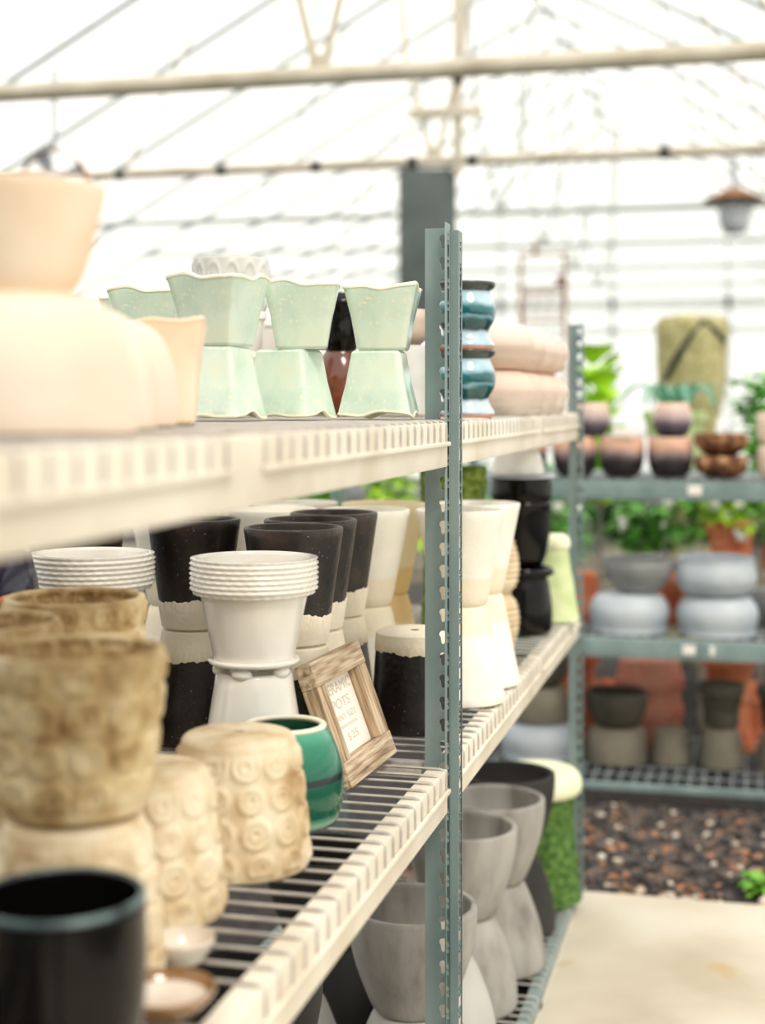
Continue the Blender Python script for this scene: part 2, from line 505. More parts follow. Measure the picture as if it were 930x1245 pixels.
# rusty trellis standing far down the house
px, py = xy(660, 12.0)
t = empty('trellis', (px, py, 0))
tag(t, 'rusty square wire trellis standing beyond the shelving', 'trellis')
for s in (-1, 1):
    bm = bmesh.new(); tube(bm, [(s * .18, 0, -.03), (s * .18, 0, 2.68)], .016, 6); build('upright', bm, rust, t)
bm = bmesh.new()
for z in (1.1, 1.5, 1.82, 2.12, 2.36, 2.66):
    tube(bm, [(-.18, 0, z), (.18, 0, z)], .014, 6)
for k in range(4):
    tube(bm, [(-.16 + .09 * k, 0, 2.12), (-.1 + .09 * k, 0, 2.4)], .01, 5)
build('crossbars', bm, rust, t)
bm = bmesh.new(); bmesh.ops.create_uvsphere(bm, u_segments=10, v_segments=6, radius=.04, matrix=Matrix.Translation((.14, 0, 2.45))); build('finial', bm, rust, t)
bm = bmesh.new(); tube(bm, [(-.06, 0, 2.66), (-.06, 0, 2.8)], [.03, .006], 6); build('spike', bm, rust, t)

def fan(u, v, d, r, lab, hang):
    x, y = xy(u, d)
    z = zz(v, d)
    t = empty('circulation_fan', (x, y, z), (0, 0, YAW * .5))
    tag(t, lab, 'fan', 'fans hung from the roof')
    bm = bmesh.new()
    pts = [(r * math.cos(2 * PI * k / 28), -.0, r * math.sin(2 * PI * k / 28)) for k in range(28)]
    lathe(bm, [(r * .95, -.03), (r, -.03), (r, .03), (r * .95, .03)], 36)
    bmesh.ops.rotate(bm, verts=bm.verts, matrix=Matrix.Rotation(PI / 2, 3, 'X'))
    build('shroud', bm, rust, t)
    bm = bmesh.new()
    for q in (.35, .6, .85):
        for k in range(24):
            a, b = 2 * PI * k / 24, 2 * PI * (k + 1) / 24
            tube(bm, [(r * q * math.cos(a), -.075, r * q * math.sin(a)), (r * q * math.cos(b), -.075, r * q * math.sin(b))], .003, 4, False)
    for k in range(8):
        a = 2 * PI * k / 8
        tube(bm, [(0, -.075, 0), (r * .98 * math.cos(a), -.075, r * .98 * math.sin(a))], .003, 4, False)
    build('guard', bm, lamp_grey, t)
    bm = bmesh.new(); lathe(bm, [(.001, -.07), (r * .2, -.06), (r * .24, 0), (r * .2, .1), (.001, .11)], 16, closed=False)
    bmesh.ops.rotate(bm, verts=bm.verts, matrix=Matrix.Rotation(PI / 2, 3, 'X')); build('motor', bm, lamp_grey, t)
    for k in range(4):
        a = PI / 2 * k + .4
        bm = bmesh.new()
        c, s_ = math.cos(a), math.sin(a)
        vs = []
        for q, w in ((.2, .12), (.55, .22), (.92, .30)):
            for sg in (-1, 1):
                vs.append(bm.verts.new((r * (q * c - sg * w * s_), .02 * sg, r * (q * s_ + sg * w * c))))
        for j in (0, 2):
            bm.faces.new((vs[j], vs[j + 1], vs[j + 3], vs[j + 2]))
        bmesh.ops.solidify(bm, geom=bm.faces[:], thickness=.004)
        build('blade', bm, lamp_grey, t)
    bm = bmesh.new(); tube(bm, [(0, 0, r), (0, 0, r + hang)], .02, 8); build('hanger', bm, lamp_grey, t)
    return t
fan(66, 222, 9.2, .21, 'round caged fan hung in the roof behind the peach bowl', .5)
x, y = xy(893, 12.0)
z0 = zz(284, 12.0)
t = empty('pendant_lamp', (x, y, z0))
tag(t, 'grey bell lamp with a rusty cover hung near the third roof truss', 'lamp')
bm = bmesh.new(); lathe(bm, cm([(.06, 0), (.105, .03), (.13, .12), (.125, .22), (.05, .27), (.045, .262), (.115, .21), (.12, .12), (.095, .035), (.055, .006)], 3), 32); build('bell', bm, lamp_grey, t)
bm = bmesh.new(); lathe(bm, cm([(.235, .275), (.24, .282), (.12, .335), (.03, .37), (.025, .36), (.11, .325)], 3), 32); build('cover', bm, rust, t)
bm = bmesh.new(); tube(bm, [(0, 0, .25), (0, 0, .62)], .035, 10); build('stem', bm, lamp_grey, t)
bm = bmesh.new(); bmesh.ops.create_uvsphere(bm, u_segments=14, v_segments=8, radius=.05, matrix=Matrix.Translation((0, 0, .06))); build('bulb', bm, white_glaze, t)

# ------------------------------------------------------------------ front shelving
XF, XB = -.5, -1.26
ZT, ZM, ZB = EYE - .028, EYE - .613, .035
PITCH = .0377

def plate_mesh(w, h, kind):
    """slotted steel strip in the XZ plane, from a 2D outline with holes"""
    cu = bpy.data.curves.new('strip', 'CURVE')
    cu.dimensions = '2D'
    cu.fill_mode = 'BOTH'
    cu.extrude = .0011
    def poly(pts):
        s = cu.splines.new('POLY')
        s.points.add(len(pts) - 1)
        for p, q in zip(s.points, pts):
            p.co = (q[0], q[1], 0, 1)
        s.use_cyclic_u = True
    poly([(0, 0), (w, 0), (w, h), (0, h)])
    z = h - .018
    while z > .03:
        if kind == 'key':
            cx = w - .0125
            pts = [(cx + .0066 * math.cos(a), z + .0066 * math.sin(a)) for a in [math.radians(-50 + 28 * k) for k in range(11)]]
            pts += [(cx - .0032, z - .0135), (cx - .0018, z - .0165), (cx + .0018, z - .0165), (cx + .0032, z - .0135)]
            poly(pts)
        elif kind == 'slot':
            cx = w * .5
            for dz in (0, -.0105):
                poly([(cx - .006, z + dz), (cx + .006, z + dz), (cx + .006, z + dz - .007), (cx - .006, z + dz - .007)])
        z -= PITCH
    o = bpy.data.objects.new('strip', cu)
    COL.objects.link(o)
    dg = bpy.context.evaluated_depsgraph_get()
    me = bpy.data.meshes.new_from_object(o.evaluated_get(dg))
    bpy.data.objects.remove(o)
    return me

POSTS = {}
def post(name, parent, x, y, top, fin, w=.04, mat=None, finside=1, holes='key'):
    """L-shaped slotted post: flange facing along the run, fin at its aisle edge; fin = -1 towards the viewer, +1 away"""
    key = (round(top, 3), fin, w, finside, holes)
    if key not in POSTS:
        a = plate_mesh(w, top, holes)
        b = plate_mesh(.036, top, 'slot')
        bm = bmesh.new()
        bm.from_mesh(a)
        for v in bm.verts:
            v.co = Vector((v.co.x - w, v.co.z, v.co.y))
        n0 = len(bm.verts)
        bm.from_mesh(b)
        bm.verts.ensure_lookup_table()
        for v in bm.verts[n0:]:
            v.co = Vector((v.co.z - .0011, fin * v.co.x, v.co.y + (.006 if fin < 0 else 0)))
        if finside < 0:
            for v in bm.verts:
                v.co.x = -v.co.x
        me = bpy.data.meshes.new('post')
        bmesh.ops.recalc_face_normals(bm, faces=bm.faces)
        bm.to_mesh(me); bm.free()
        POSTS[key] = me
    return link('post', POSTS[key], mat or post_paint, parent, (x, y, 0))

def deck(parent, y0, y1, zt, pitch=.048):
    r = .0025
    bm = bmesh.new()
    n = int((y1 - y0) / pitch)
    for k in range(n + 1):
        y = y0 + .012 + (y1 - y0 - .024) * k / n
        z = zt - r
        pts = [(XB + .01, y, z), (XF - .012, y, z), (XF - .0045, y, z - .0016), (XF - .0002, y, z - .0062), (XF + .0008, y, z - .013), (XF + .0008, y, z - .036)]
        tube(bm, pts, r, 6)
    d = build('wire_deck', bm, wire_steel, parent)
    bm = bmesh.new()
    bx(bm, XF + .0003, XF + .0070, y0, y1, zt - .0445, zt - .037, .0022)
    build('lip_bar', bm, cream_paint, d)
    for q in (.30, .62):
        bm = bmesh.new()
        x = XF + (XB - XF) * q
        bx(bm, x - .008, x + .008, y0, y1, zt - .030, zt - .006, .003)
        build('support_channel', bm, wire_steel, d)
    return d

def beam(parent, x0, x1, y0, y1, zt, name='beam', mat=None):
    bm = bmesh.new()
    bx(bm, x0, x1, y0, y1, zt - .080, zt - .0052, .003)
    return build(name, bm, mat or cream_paint, parent)

def unit(y0, y1, lab, tops, dz, decks):
    t = empty('shelving_unit', (0, 0, 0))
    tag(t, lab, 'shelving', 'slotted steel shelving units')
    return t

U1 = empty('shelving_unit', (0, 0, 0))
tag(U1, 'cream and grey-green slotted steel shelving unit holding the small wooden sign', 'shelving unit', 'slotted steel shelving')
U2 = empty('shelving_unit', (0, 0, 0))
tag(U2, 'second slotted steel shelving unit, holding black glazed pots and mushrooms at its end', 'shelving unit', 'slotted steel shelving')
YA, YM, YE = .40, 2.49, 4.43
for (U, y0, y1) in ((U1, YA, YM), (U2, YM, YE)):
    for zt in (ZT, ZM, ZB + .035):
        low = zt < .2
        zt2 = ZB if low else zt
        m = rack_paint if low else None
        if low:
            for (xa, xb) in ((XF - .03, XF), (XB, XB + .03)):
                bm = bmesh.new(); bx(bm, xa, xb, y0 + .04, y1 - .04, -.028, zt2 - .0062, .002); build('beam', bm, m or cream_paint, U)
        else:
            beam(U, XF - .034, XF, y0 + (.036 if y0 > 1 else .03), y1 - .036, zt)
            beam(U, XB, XB + .034, y0 + .036, y1 - .036, zt)
            for yy in (y0 + .01, y1 - .034):
                bm = bmesh.new()
                bx(bm, XB + .04, XF - .05, yy, yy + .022, zt - .026, zt - .0085, .003)
                build('side_brace', bm, wire_steel, U)
post('post', U1, -.5025, YM - .0015, EYE + .300, -1, w=.0440)
post('post', U2, -.489, YM + .002, EYE + .296, 1, w=.020, holes='none')
post('post', U2, -.489, YE, EYE + .235, -1, w=.044)
post('post', U1, -.5025, YA, EYE + .30, 1)
for (U, y, f) in ((U1, YM - .0015, -1), (U2, YM + .002, 1), (U2, YE, -1), (U1, YA, 1)):
    post('post', U, XB, y, EYE + .05, f, finside=-1)
YG = 1.43
deck(U1, YA + .06, YG - .05, ZT); deck(U1, YG + .045, YM - .04, ZT)
deck(U2, YM + .045, 3.55, ZT); deck(U2, 3.60, YE - .04, ZT)
deck(U1, YA + .06, YG - .05, ZM); deck(U1, YG + .045, YM - .04, ZM)
deck(U2, YM + .045, 3.55, ZM); deck(U2, 3.60, YE - .04, ZM)
deck(U1, YA + .06, YG - .05, ZB, .04); deck(U1, YG + .045, YM - .04, ZB, .04)
deck(U2, YM + .045, 3.55, ZB, .04); deck(U2, 3.60, YE - .04, ZB, .04)

# ------------------------------------------------------------------ pots on the top shelf
def square_kind(name, R0, R1, h, mat, lipmat, seed, group):
    rnd = random.Random(seed)
    ph = [rnd.uniform(0, 6.28) for _ in range(4)]
    def fn(r, z, th, i):
        c, s = abs(math.cos(th)), abs(math.sin(th))
        k = 1.0 / (c ** 14 + s ** 14) ** (1 / 14.0)
        q = max(0, z / h)
        w = .0028 * math.sin(3 * th + ph[0]) + .0022 * math.sin(5 * th + ph[1]) + .0014 * math.sin(8 * th + ph[2])
        rr = r * (1 + .012 * math.sin(2 * th + ph[3]) * q) * k * .93
        return rr, z + w * q ** 3 + .0012 * (k - 1) * q * 6
    t = empty(name)
    bm = bmesh.new()
    outer = dense([(R0 - .004, 0), (R0, .004), (R1 * .5 + R0 * .5 - .002, h * .5), (R1, h)], .008)
    lathe(bm, hollow(outer, .005, .01), 96, fn)
    build('glazed_body', bm, mat, t, angle=32)
    bm = bmesh.new()
    lathe(bm, [(R1 + .0006, h - .0022), (R1 + .0010, h + .001), (R1 - .0022, h + .0030), (R1 - .0052, h + .0012), (R1 - .0055, h - .0022)], 96, fn)
    build('bare_lip', bm, lipmat, t)
    return Kind(t, h, 'pot', group)

g = 'pale green squared pots on the top shelf'
sqA = square_kind('square_pot', .045, .066, .104, celadon, celadon_lip, 1, g)
sqB = square_kind('square_pot', .045, .066, .104, celadon, celadon_lip, 5, g)
LAST = None
def sq(kind, u, d, rz, lab, level, flip):
    x, y = xy(u, d)
    global LAST
    LAST = kind.put(x, y, LAST if level else ZT, lab, YAW + rz, flip)
sq(sqA, 461, 2.50, -.16, 'pale green square pot standing upside down next to the steel post', 0, True)
sq(sqB, 466, 2.50, -.10, 'pale green square pot with wavy rim, upright on the stack next to the steel post', .1135, False)
sq(sqB, 352, 2.43, -.42, 'upside-down pale green square pot turned on its corner, base of the middle stack', 0, True)
sq(sqA, 367, 2.43, .02, 'pale green wavy-rimmed square pot facing front on the middle stack', .1135, False)
sq(sqB, 264, 2.30, -.36, 'upside-down pale green square pot partly behind the peach square pot', 0, True)
sq(sqA, 266, 2.30, -.42, 'pale green wavy-rimmed square pot turned on its corner under the oval-relief pot', .1135, False)
sq(sqA, 168, 2.77, .1, 'upside-down pale green square pot hidden low behind the peach bowls', 0, True)
sq(sqB, 166, 2.77, .0, 'pale green wavy pot, rear one of the two showing over the peach bowls', .1135, False)
sq(sqB, 178, 2.57, -.15, 'upside-down pale green square pot directly behind the peach bowls', 0, True)
sq(sqA, 178, 2.57, .05, 'pale green wavy pot, front one of the two showing over the peach bowls', .1020, False)

# pot with oval relief on a stack of white pots
def relief(r, z, th, i):
    h = .1
    if i > 1 and z > .012 and r > .066:
        a = (th / (2 * PI) * 13) % 1 - .5
        b = (z - .055) / .04
        q = math.hypot(a / .42, b)
        r += .003 * math.exp(-((q - .88) / .13) ** 2) + .002 * math.exp(-(q / .25) ** 2)
    return r, z
relK = one('relief_pot', hollow(dense([(.068, 0), (.072, .01), (.074, .1)], .004), .006), relief_grey, .1, 'pot', 'white and grey pots on the top shelf', 156, relief)
plainW = one('white_pot', hollow([(.052, 0), (.056, .004), (.066, .085), (.070, .087), (.071, .1)], .006), white_glaze, .1, 'pot', 'white and grey pots on the top shelf')
x, y = xy(281, 2.90)
q = plainW.put(x, y, ZT, 'white round pot upside down, bottom of the stack behind the pale green pots', 0, True)
q = plainW.put(x, y, q, 'white round pot in the middle of the stack behind the pale green pots')
relK.put(x, y, q, 'grey-white pot with raised ovals peeking over the pale green pots')
x, y = xy(318, 3.2)
q = plainW.put(x, y, ZT, 'white round pot upside down behind the gap of the green pots', 0, True)
plainW.put(x, y, q, 'white round pot on top, seen in the gap between green pots')
# brown and black figures seen in the gap
brownK = one('brown_jar', hollow(cm([(.035, 0), (.05, .03), (.056, .07), (.045, .11), (.034, .13)], 4), .005), brown_glaze, .13, 'jar', 'dark jars behind the green pots')
x, y = xy(414, 3.05)
q = brownK.put(x, y, ZT, 'glossy red-brown jar on the shelf behind the gap of the green pots')
blackJ = one('black_jar', hollow(cm([(.03, 0), (.044, .03), (.04, .07), (.05, .1), (.034, .118)], 4), .005), black_gloss, .12, 'jar', 'dark jars behind the green pots')
blackJ.put(x, y, q, 'glossy black jar standing on the red-brown jar')
x, y = xy(378, 3.2)
brownK.put(x + -.0, y + .12, ZT, 'glossy red-brown jar standing deeper behind the middle green stack')
greyC = one('grey_pot', hollow([(.052, 0), (.056, .004), (.062, .14)], .006), relief_grey, .14, 'pot', 'white and grey pots on the top shelf')
x, y = xy(492, 3.0)
q = greyC.put(x, y, ZT, 'smooth pale grey cylinder pot just behind the steel post')
tau = one('tan_bowl', hollow(cm([(.03, 0), (.05, .02), (.056, .05), (.05, .07)], 4), .005), round_taupe, .07, 'bowl', 'taupe bowls on the top shelf')
tau.put(x, y, q, 'small taupe bowl sitting on the pale grey cylinder pot')

# blue-teal glazed pair
t = empty('glazed_pot')
bm = bmesh.new()
lathe(bm, hollow(cm([(.056, 0), (.058, .006), (.046, .03), (.058, .055), (.061, .08), (.052, .103), (.049, .112)], 4), .005), 48)
build('glazed_body', bm, blue_glaze, t)
bm = bmesh.new()
lathe(bm, cm([(.048, .112), (.056, .117), (.061, .128), (.056, .131), (.049, .124), (.045, .112)], 3), 48)
build('dark_rim', bm, dark_lip, t)
bm = bmesh.new()
lathe(bm, [(.05, -.0035), (.0562, -.0035), (.0562, .0015), (.05, .0015)], 48)
build('clay_ring', bm, terra, t)
blueK = Kind(t, .131, 'pot', 'blue and teal glazed pots')
x, y = xy(566, 2.98)
q = blueK.put(x, y, ZT, 'blue and teal glazed pot with flared foot, lower of the pair beside the steel post')
blueK.put(x, y, q, 'blue and teal glazed pot with dark rim, upper of the pair beside the steel post', 1.3)

# taupe round bowls, two tiers
taupeK = one('round_bowl', hollow(cm([(.052, 0), (.074, .012), (.088, .040), (.089, .062), (.080, .088), (.070, .1)], 5), .006), round_taupe, .1, 'bowl', 'taupe bowls on the top shelf')
for k, (yy, xx) in enumerate(((3.37, -.575), (3.57, -.575), (3.77, -.572), (3.97, -.570))):
    w = ('beside the blue pots', 'second back from the blue pots', 'third back from the blue pots', 'nearest the far shelf post')[k]
    q = taupeK.put(xx, yy, ZT, f'round taupe bowl upside down on the shelf, {w}', k, True)
    taupeK.put(xx, yy, q, f'round taupe bowl upright on its stack, {w}', k + .5)

# peach bowls at the near end
peachK = one('peach_bowl', hollow(cm([(.058, 0), (.082, .018), (.096, .055), (.1, .095), (.1, .119)], 5), .008), peach_pale, .119, 'bowl', 'peach clay bowls on the top shelf')
for k, (u, d) in enumerate(((30, 1.33), (72, 1.54), (112, 1.75), (60, 1.98))):
    x, y = xy(u, d)
    if k == 3: x, y = -.985, 1.62
    if k == 0: PB = None
    q = peachK.put(x, y, ZT, ('wide peach clay bowl upside down, carrying the small peach bowl', 'wide peach clay bowl upside down, second in the row', 'wide peach clay bowl upside down, third in the row next to the peach square pot', 'wide peach clay bowl upside down in the rear row')[k], k, True)
    PB = PB or q
x, y = xy(30, 1.33)
smallP = one('peach_bowl', hollow(cm([(.040, 0), (.052, .016), (.062, .049), (.0735, .097)], 5), .007), peach_clay, .097, 'bowl', 'peach clay bowls on the top shelf')
smallP.put(x, y, PB, 'speckled peach bowl standing upright on an upside-down peach bowl')
peachS = square_kind('square_pot', .066, .080, .131, peach_clay, peach_clay, 9, 'peach clay bowls on the top shelf')
x, y = xy(180, 1.93)
peachS.put(x, y, ZT, 'blurred peach square pot standing between the peach bowls and the green pots', YAW + .1)

# ------------------------------------------------------------------ pots on the middle shelf
def rosette_fn(R0, R1, h, amp):
    n = 12
    rows = 4
    def fn(r, z, th, i):
        if i < 3 or z < .018 or z > h - .006 or r < R0 * .9 - .004:
            return r, z
        best = 0.0
        for row in range(rows):
            zc = .030 + (h - .045) * row / (rows - 1)
            size = .0165 if row % 2 == 0 else .0145
            off = .12 * row
            a = ((th / (2 * PI) * n + off) % 1 - .5) * 2 * PI / n * r
            d = math.hypot(a, z - zc)
            best = max(best, amp * (math.exp(-((d - size) / .0042) ** 2) + .75 * math.exp(-((d - size * .45) / .003) ** 2)))
        return r + best, z
    return fn

def emboss_kind(mat, h=.172, R0=.078, R1=.0945):
    outer = dense(cm([(R0 - .022, 0), (R0 - .006, .005), (R0, .022), ((R0 + R1) / 2, h * .5), (R1, h)], 8), .0030)
    bm = bmesh.new()
    prof = hollow(outer, .009, .014)
    lathe(bm, prof, 208, rosette_fn(R0, R1, h, .0050))
    return Kind(build('embossed_planter', bm, mat, angle=60), h, 'planter', 'beige planters with embossed rings')
embA = emboss_kind(emboss_clay)
embB = emboss_kind(emboss_olive)
hE = .172
embA.put(*xy(290, 1.97), ZM, 'beige ring-embossed planter upside down beside the green glazed pot', .2, True)
embA.put(*xy(178, 1.785), ZM, 'beige ring-embossed planter upside down, second one back from the black pot', .9, True)
q = embA.put(*xy(90, 1.58), ZM, 'beige ring-embossed planter upside down, bottom of the stack behind the black pot', 1.7, True)
embB.put(*xy(92, 1.58), q, 'olive-beige planter upright on top of the stack behind the black pot', .4)
x, y = xy(91, 2.00)
q = embA.put(x, y, ZM, 'beige ring-embossed planter upside down under the rear upright planter', 2.2, True)
embB.put(x, y, q, 'olive-beige planter upright, rim showing in front of the white woven-rim pot', 2.9)
x, y = xy(-24, 1.78)
q = embA.put(x, y, ZM, 'beige ring-embossed planter upside down at the shelf back, bottom of its stack', 2.6, True)
embB.put(x, y, q, "olive-beige planter upright at the photo's edge, only its rim in view", 1.2)

# near black pot
t = empty('black_pot')
bm = bmesh.new()
lathe(bm, hollow(cm([(.052, 0), (.064, .02), (.075, .08), (.0768, .13), (.0755, .178)], 5), .006), 64)
build('glazed_body', bm, black_gloss, t)
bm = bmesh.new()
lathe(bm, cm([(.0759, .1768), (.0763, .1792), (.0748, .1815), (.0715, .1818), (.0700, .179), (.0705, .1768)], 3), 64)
build('rim_highlight', bm, M('rim_highlight', [(30, 44, 48), (70, 92, 94), (120, 140, 140)], rough=.3, scale=30), t)  # teal-grey rim colour paints in the highlight along the lip
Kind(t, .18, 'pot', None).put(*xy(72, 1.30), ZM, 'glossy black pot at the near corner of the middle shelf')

def saucer(u, d, R, mat, lab, tilt=(0, 0), dz=0):
    x, y = xy(u, d)
    bm = bmesh.new()
    prof = cm([(R * .5, .0), (R * .62, .001), (R * .93, .018), (R, .025), (R * .965, .0265), (R * .90, .019), (R * .66, .0065), (R * .55, .0055)], 3)
    prof = [(.002, .0)] + prof + [(.002, .0055)]
    t = empty('saucer', (x, y, ZM + dz + .001))
    lathe(bm, prof, 48)
    build('dish', bm, mat, t)
    bm = bmesh.new()
    lathe(bm, cm([(.002, .0058), (R * .5, .0060), (R * .66, .0075), (R * .82, .0150), (R * .815, .0152), (R * .66, .0083), (R * .5, .0066), (.002, .0064)], 2), 40)
    build('glazed_well', bm, saucer_pale, t)
    tag(t, lab, 'saucer', 'glazed saucers on the middle shelf')
saucer(200, 1.485, .052, saucer_brown, 'brown-rimmed glazed saucer lying beside the black pot')
saucer(224, 1.625, .034, saucer_pale, 'pale glossy saucer behind the brown-rimmed saucer')

# two-tone pots: black glaze over a bare clay foot
def twotone(R0, R1, h, seed, band=.27):
    rnd = random.Random(seed)
    ph = [rnd.uniform(0, 6.28) for _ in range(5)]
    t = empty('two_tone_pot')
    outer = dense([(R0 - .004, 0), (R0, .004), (R1, h)], .012)
    bm = bmesh.new()
    lathe(bm, hollow(outer, .010, .014), 64)
    build('glazed_body', bm, black_glaze, t)
    bm = bmesh.new()
    zb = h * band
    rt = R0 + (R1 - R0) * band
    def fn(r, z, th, i):
        if z > zb * .6:
            w = .0022 * math.sin(3 * th + ph[0]) + .0014 * math.sin(8 * th + ph[1]) + .0009 * math.sin(21 * th + ph[2]) + .0008 * math.sin(37 * th + ph[3])
            return r + (R1 - R0) / h * w, z + w
        return r, z
    lathe(bm, [(.009, -.0008), (R0 - .005, -.0008), (R0 + .001, .003), (R0 + (R1 - R0) * band * .5 + .0014, zb * .5), (rt + .0016, zb - .002), (rt + .0006, zb), (rt - .004, zb - .001), (R0 - .004, .006), (.009, .004)], 200, fn)
    build('bare_foot', bm, bare_clay, t)
    return Kind(t, h, 'pot', 'black and cream two-tone pots')
tt = twotone(.058, .0855, .195, 3)
for nm, x, y in (('behind the white woven-rim pot by the sign', -.763, 2.424), ('second behind the sign', -.785, 2.597),
                 ('third behind the sign', -.79, 2.770), ('left of the woven-rim pot', *xy(236, 2.72)), ('by the rear post', -1.150, 2.385)):
    q = tt.put(x, y, ZM, 'upside-down black and cream two-tone pot, lower one ' + nm, random.uniform(0, 6), True)
    tt.put(x, y, q, 'upright brown pot with cream foot, upper one ' + nm, random.uniform(0, 6))
tt2 = twotone(.072, .0830, .180, 8, .2)
tt2.put(-.618, 2.722, ZM, 'single black and cream two-tone pot upside down right behind the steel post', 1.0, True)

# cream stone pots
outer = dense([(.050, 0), (.054, .004), (.0585, .02), (.0925, .193)], .014)
creamK = one('cream_pot', hollow(outer, .008, .014), cream_stone, .193, 'pot', 'cream stone pots', 56)
creamW = one('cream_pot', hollow(outer, .008, .014), cream_warm, .193, 'pot', 'cream stone pots', 56)
for kk, (x, y), nm in ((creamK, (-.585, 3.005), 'at the shelf edge beside the post'), (creamK, (-.585, 3.203), 'at the edge before the ribbed pots'),
                   (creamK, (-.775, 2.953), 'beside the dark two-tone pots'), (creamW, (-.785, 3.150), 'one row in, yellowish'),
                   (creamK, (-.968, 2.925), 'third row in, behind the dark pots'), (creamK, (-1.160, 2.87), 'rear row, behind the dark pots'),
                   (creamK, (-.980, 3.132), 'third row in, further along'), (creamK, (-1.170, 3.08), 'rear row, further along')):
    q = kk.put(x, y, ZM, 'upside-down cream stone pot, lower one ' + nm, random.uniform(0, 6), True)
    kk.put(x, y, q, 'upright cream stone pot, upper one ' + nm, random.uniform(0, 6))

# white pots with a woven rim
def weave(r, z, th, i):
    if r > .093 and z > .1:
        r += .0016 * math.sin(z * 2 * PI / .0078) * (1 + .55 * math.sin(th * 36 + (PI if int(z / .0078) % 2 else 0)))
    return r, z
t = empty('woven_rim_pot')
H = .165
bm = bmesh.new()
lathe(bm, hollow(dense([(.058, 0), (.062, .006), (.064, .012), (.0905, .135), (.0925, H - .004)], .02), .006), 64)
build('glazed_body', bm, white_glaze, t)
bm = bmesh.new()
lathe(bm, dense([(.088, .108), (.0935, .110), (.0995, .118), (.1000, .160), (.0985, .1665), (.0915, .1672), (.0880, .160), (.088, .108)], .0016)[:-1], 216, weave)
build('woven_rim', bm, white_glaze, t, angle=70)
bm = bmesh.new()
lathe(bm, cm([(.058, .0), (.069, .0005), (.0725, .005), (.070, .0085), (.061, .008), (.058, .004)], 3), 64)
build('foot_flange', bm, white_glaze, t)
wovK = Kind(t, H, 'pot', 'white pots with woven rims')
t = empty('footed_pot')
bm = bmesh.new()
lathe(bm, hollow(dense([(.056, 0), (.060, .004), (.090, .188)], .02), .006), 64)
build('glazed_body', bm, white_glaze, t)
for k in range(5):
    a = 2 * PI * k / 5 + .35
    bm = bmesh.new()
    bmesh.ops.create_uvsphere(bm, u_segments=16, v_segments=10, radius=1, matrix=Matrix.Translation((.054 * math.cos(a), .054 * math.sin(a), -.002)) @ Matrix.Rotation(a, 4, 'Z') @ Matrix.Diagonal((.012, .0175, .0095, 1)))
    build('foot', bm, white_glaze, t)
footK = Kind(t, .188, 'pot', 'white footed pots')
for (u, d), nm in (((309, 2.335), 'beside the sign'), ((112, 2.40), 'behind the olive planters')):
    x, y = xy(u, d)
    q = footK.put(x, y, ZM, 'upside-down white pot with round feet up, lower one ' + nm, 0, True)
    wovK.put(x, y, q, 'upright white pot with woven rim band, upper one ' + nm, .5)

# green glazed jar
t = empty('green_jar')
bm = bmesh.new()
lathe(bm, hollow(cm([(.070, 0), (.080, .010), (.0875, .045), (.084, .085), (.072, .12), (.0605, .138)], 6), .006), 64)
build('glazed_body', bm, teal_glaze, t)
bm = bmesh.new()
lathe(bm, cm([(.057, .136), (.0605, .1375), (.0615, .141), (.0580, .1440), (.0525, .1425), (.0515, .139), (.054, .136)], 3), 64)
build('pale_lip', bm, teal_lip, t)
tag(t, 'squat emerald green glazed jar in front of the wooden sign', 'jar')
x, y = xy(346, 2.17)
t.location = (x, y, ZM + .0009)

# navy jar and peach bowl at the back
x, y = xy(0, 2.24)
bm = bmesh.new()
lathe(bm, hollow(cm([(.05, 0), (.064, .06), (.064, .22), (.058, .33), (.046, .385)], 5), .006), 48)
t = empty('navy_jar', (x, y, ZM + .0009))
build('body', bm, navy_gloss, t)
for (du, dz, r, m) in ((4, .32, .012, terra), (-14, .22, .013, lamp_grey), (12, .21, .014, lamp_grey), (24, .215, .010, terra_pale)):
    bm = bmesh.new()
    a = -PI / 2 + YAW + .25 + du * .04
    rad = .0615 if dz < .3 else .0575
    bmesh.ops.create_uvsphere(bm, u_segments=12, v_segments=8, radius=1, matrix=Matrix.Translation((rad * math.cos(a), rad * math.sin(a), dz)) @ Matrix.Rotation(a, 4, 'Z') @ Matrix.Diagonal((.003, r, r * .7, 1)))
    build('painted_spot', bm, m, t)
tag(t, 'tall navy blue glazed jar with painted spots at the back of the shelf', 'jar')
roundP = one('peach_bowl', hollow(cm([(.022, 0), (.045, .014), (.058, .045), (.06, .075)], 5), .006), peach_clay, .075, 'bowl', None)
roundP.put(x, y, ZM + .390, 'rounded peach bowl sitting on the tall navy jar')

# wooden framed sign
t = empty('wooden_sign', (-.6015, 2.362, ZM + .0105), (0, math.radians(-20.5), math.radians(-3)))
tag(t, 'weathered wood framed price sign leaning against the pots', 'sign')
W, HS, D = .25, .204, .028
def plank(name, y0, y1, z0, z1, x0, x1, m, rot=None):
    bm = bmesh.new()
    bx(bm, x0, x1, y0, y1, z0, z1, .0016)
    return build(name, bm, m, t)
plank('frame_rail', -W / 2, W / 2, HS - .040, HS, -D, 0, wood_old)
plank('frame_rail', -W / 2, W / 2, 0, .040, -D, 0, wood_old)
plank('frame_stile', -W / 2, -W / 2 + .040, .0402, HS - .0402, -D, -.001, wood_old_up)
plank('frame_stile', W / 2 - .046, W / 2, .0402, HS - .0402, -D, -.001, wood_old_up)
pp = plank('paper', -W / 2 + .0402, W / 2 - .0462, .0402, HS - .0402, -D + .004, -D + .008, paper)
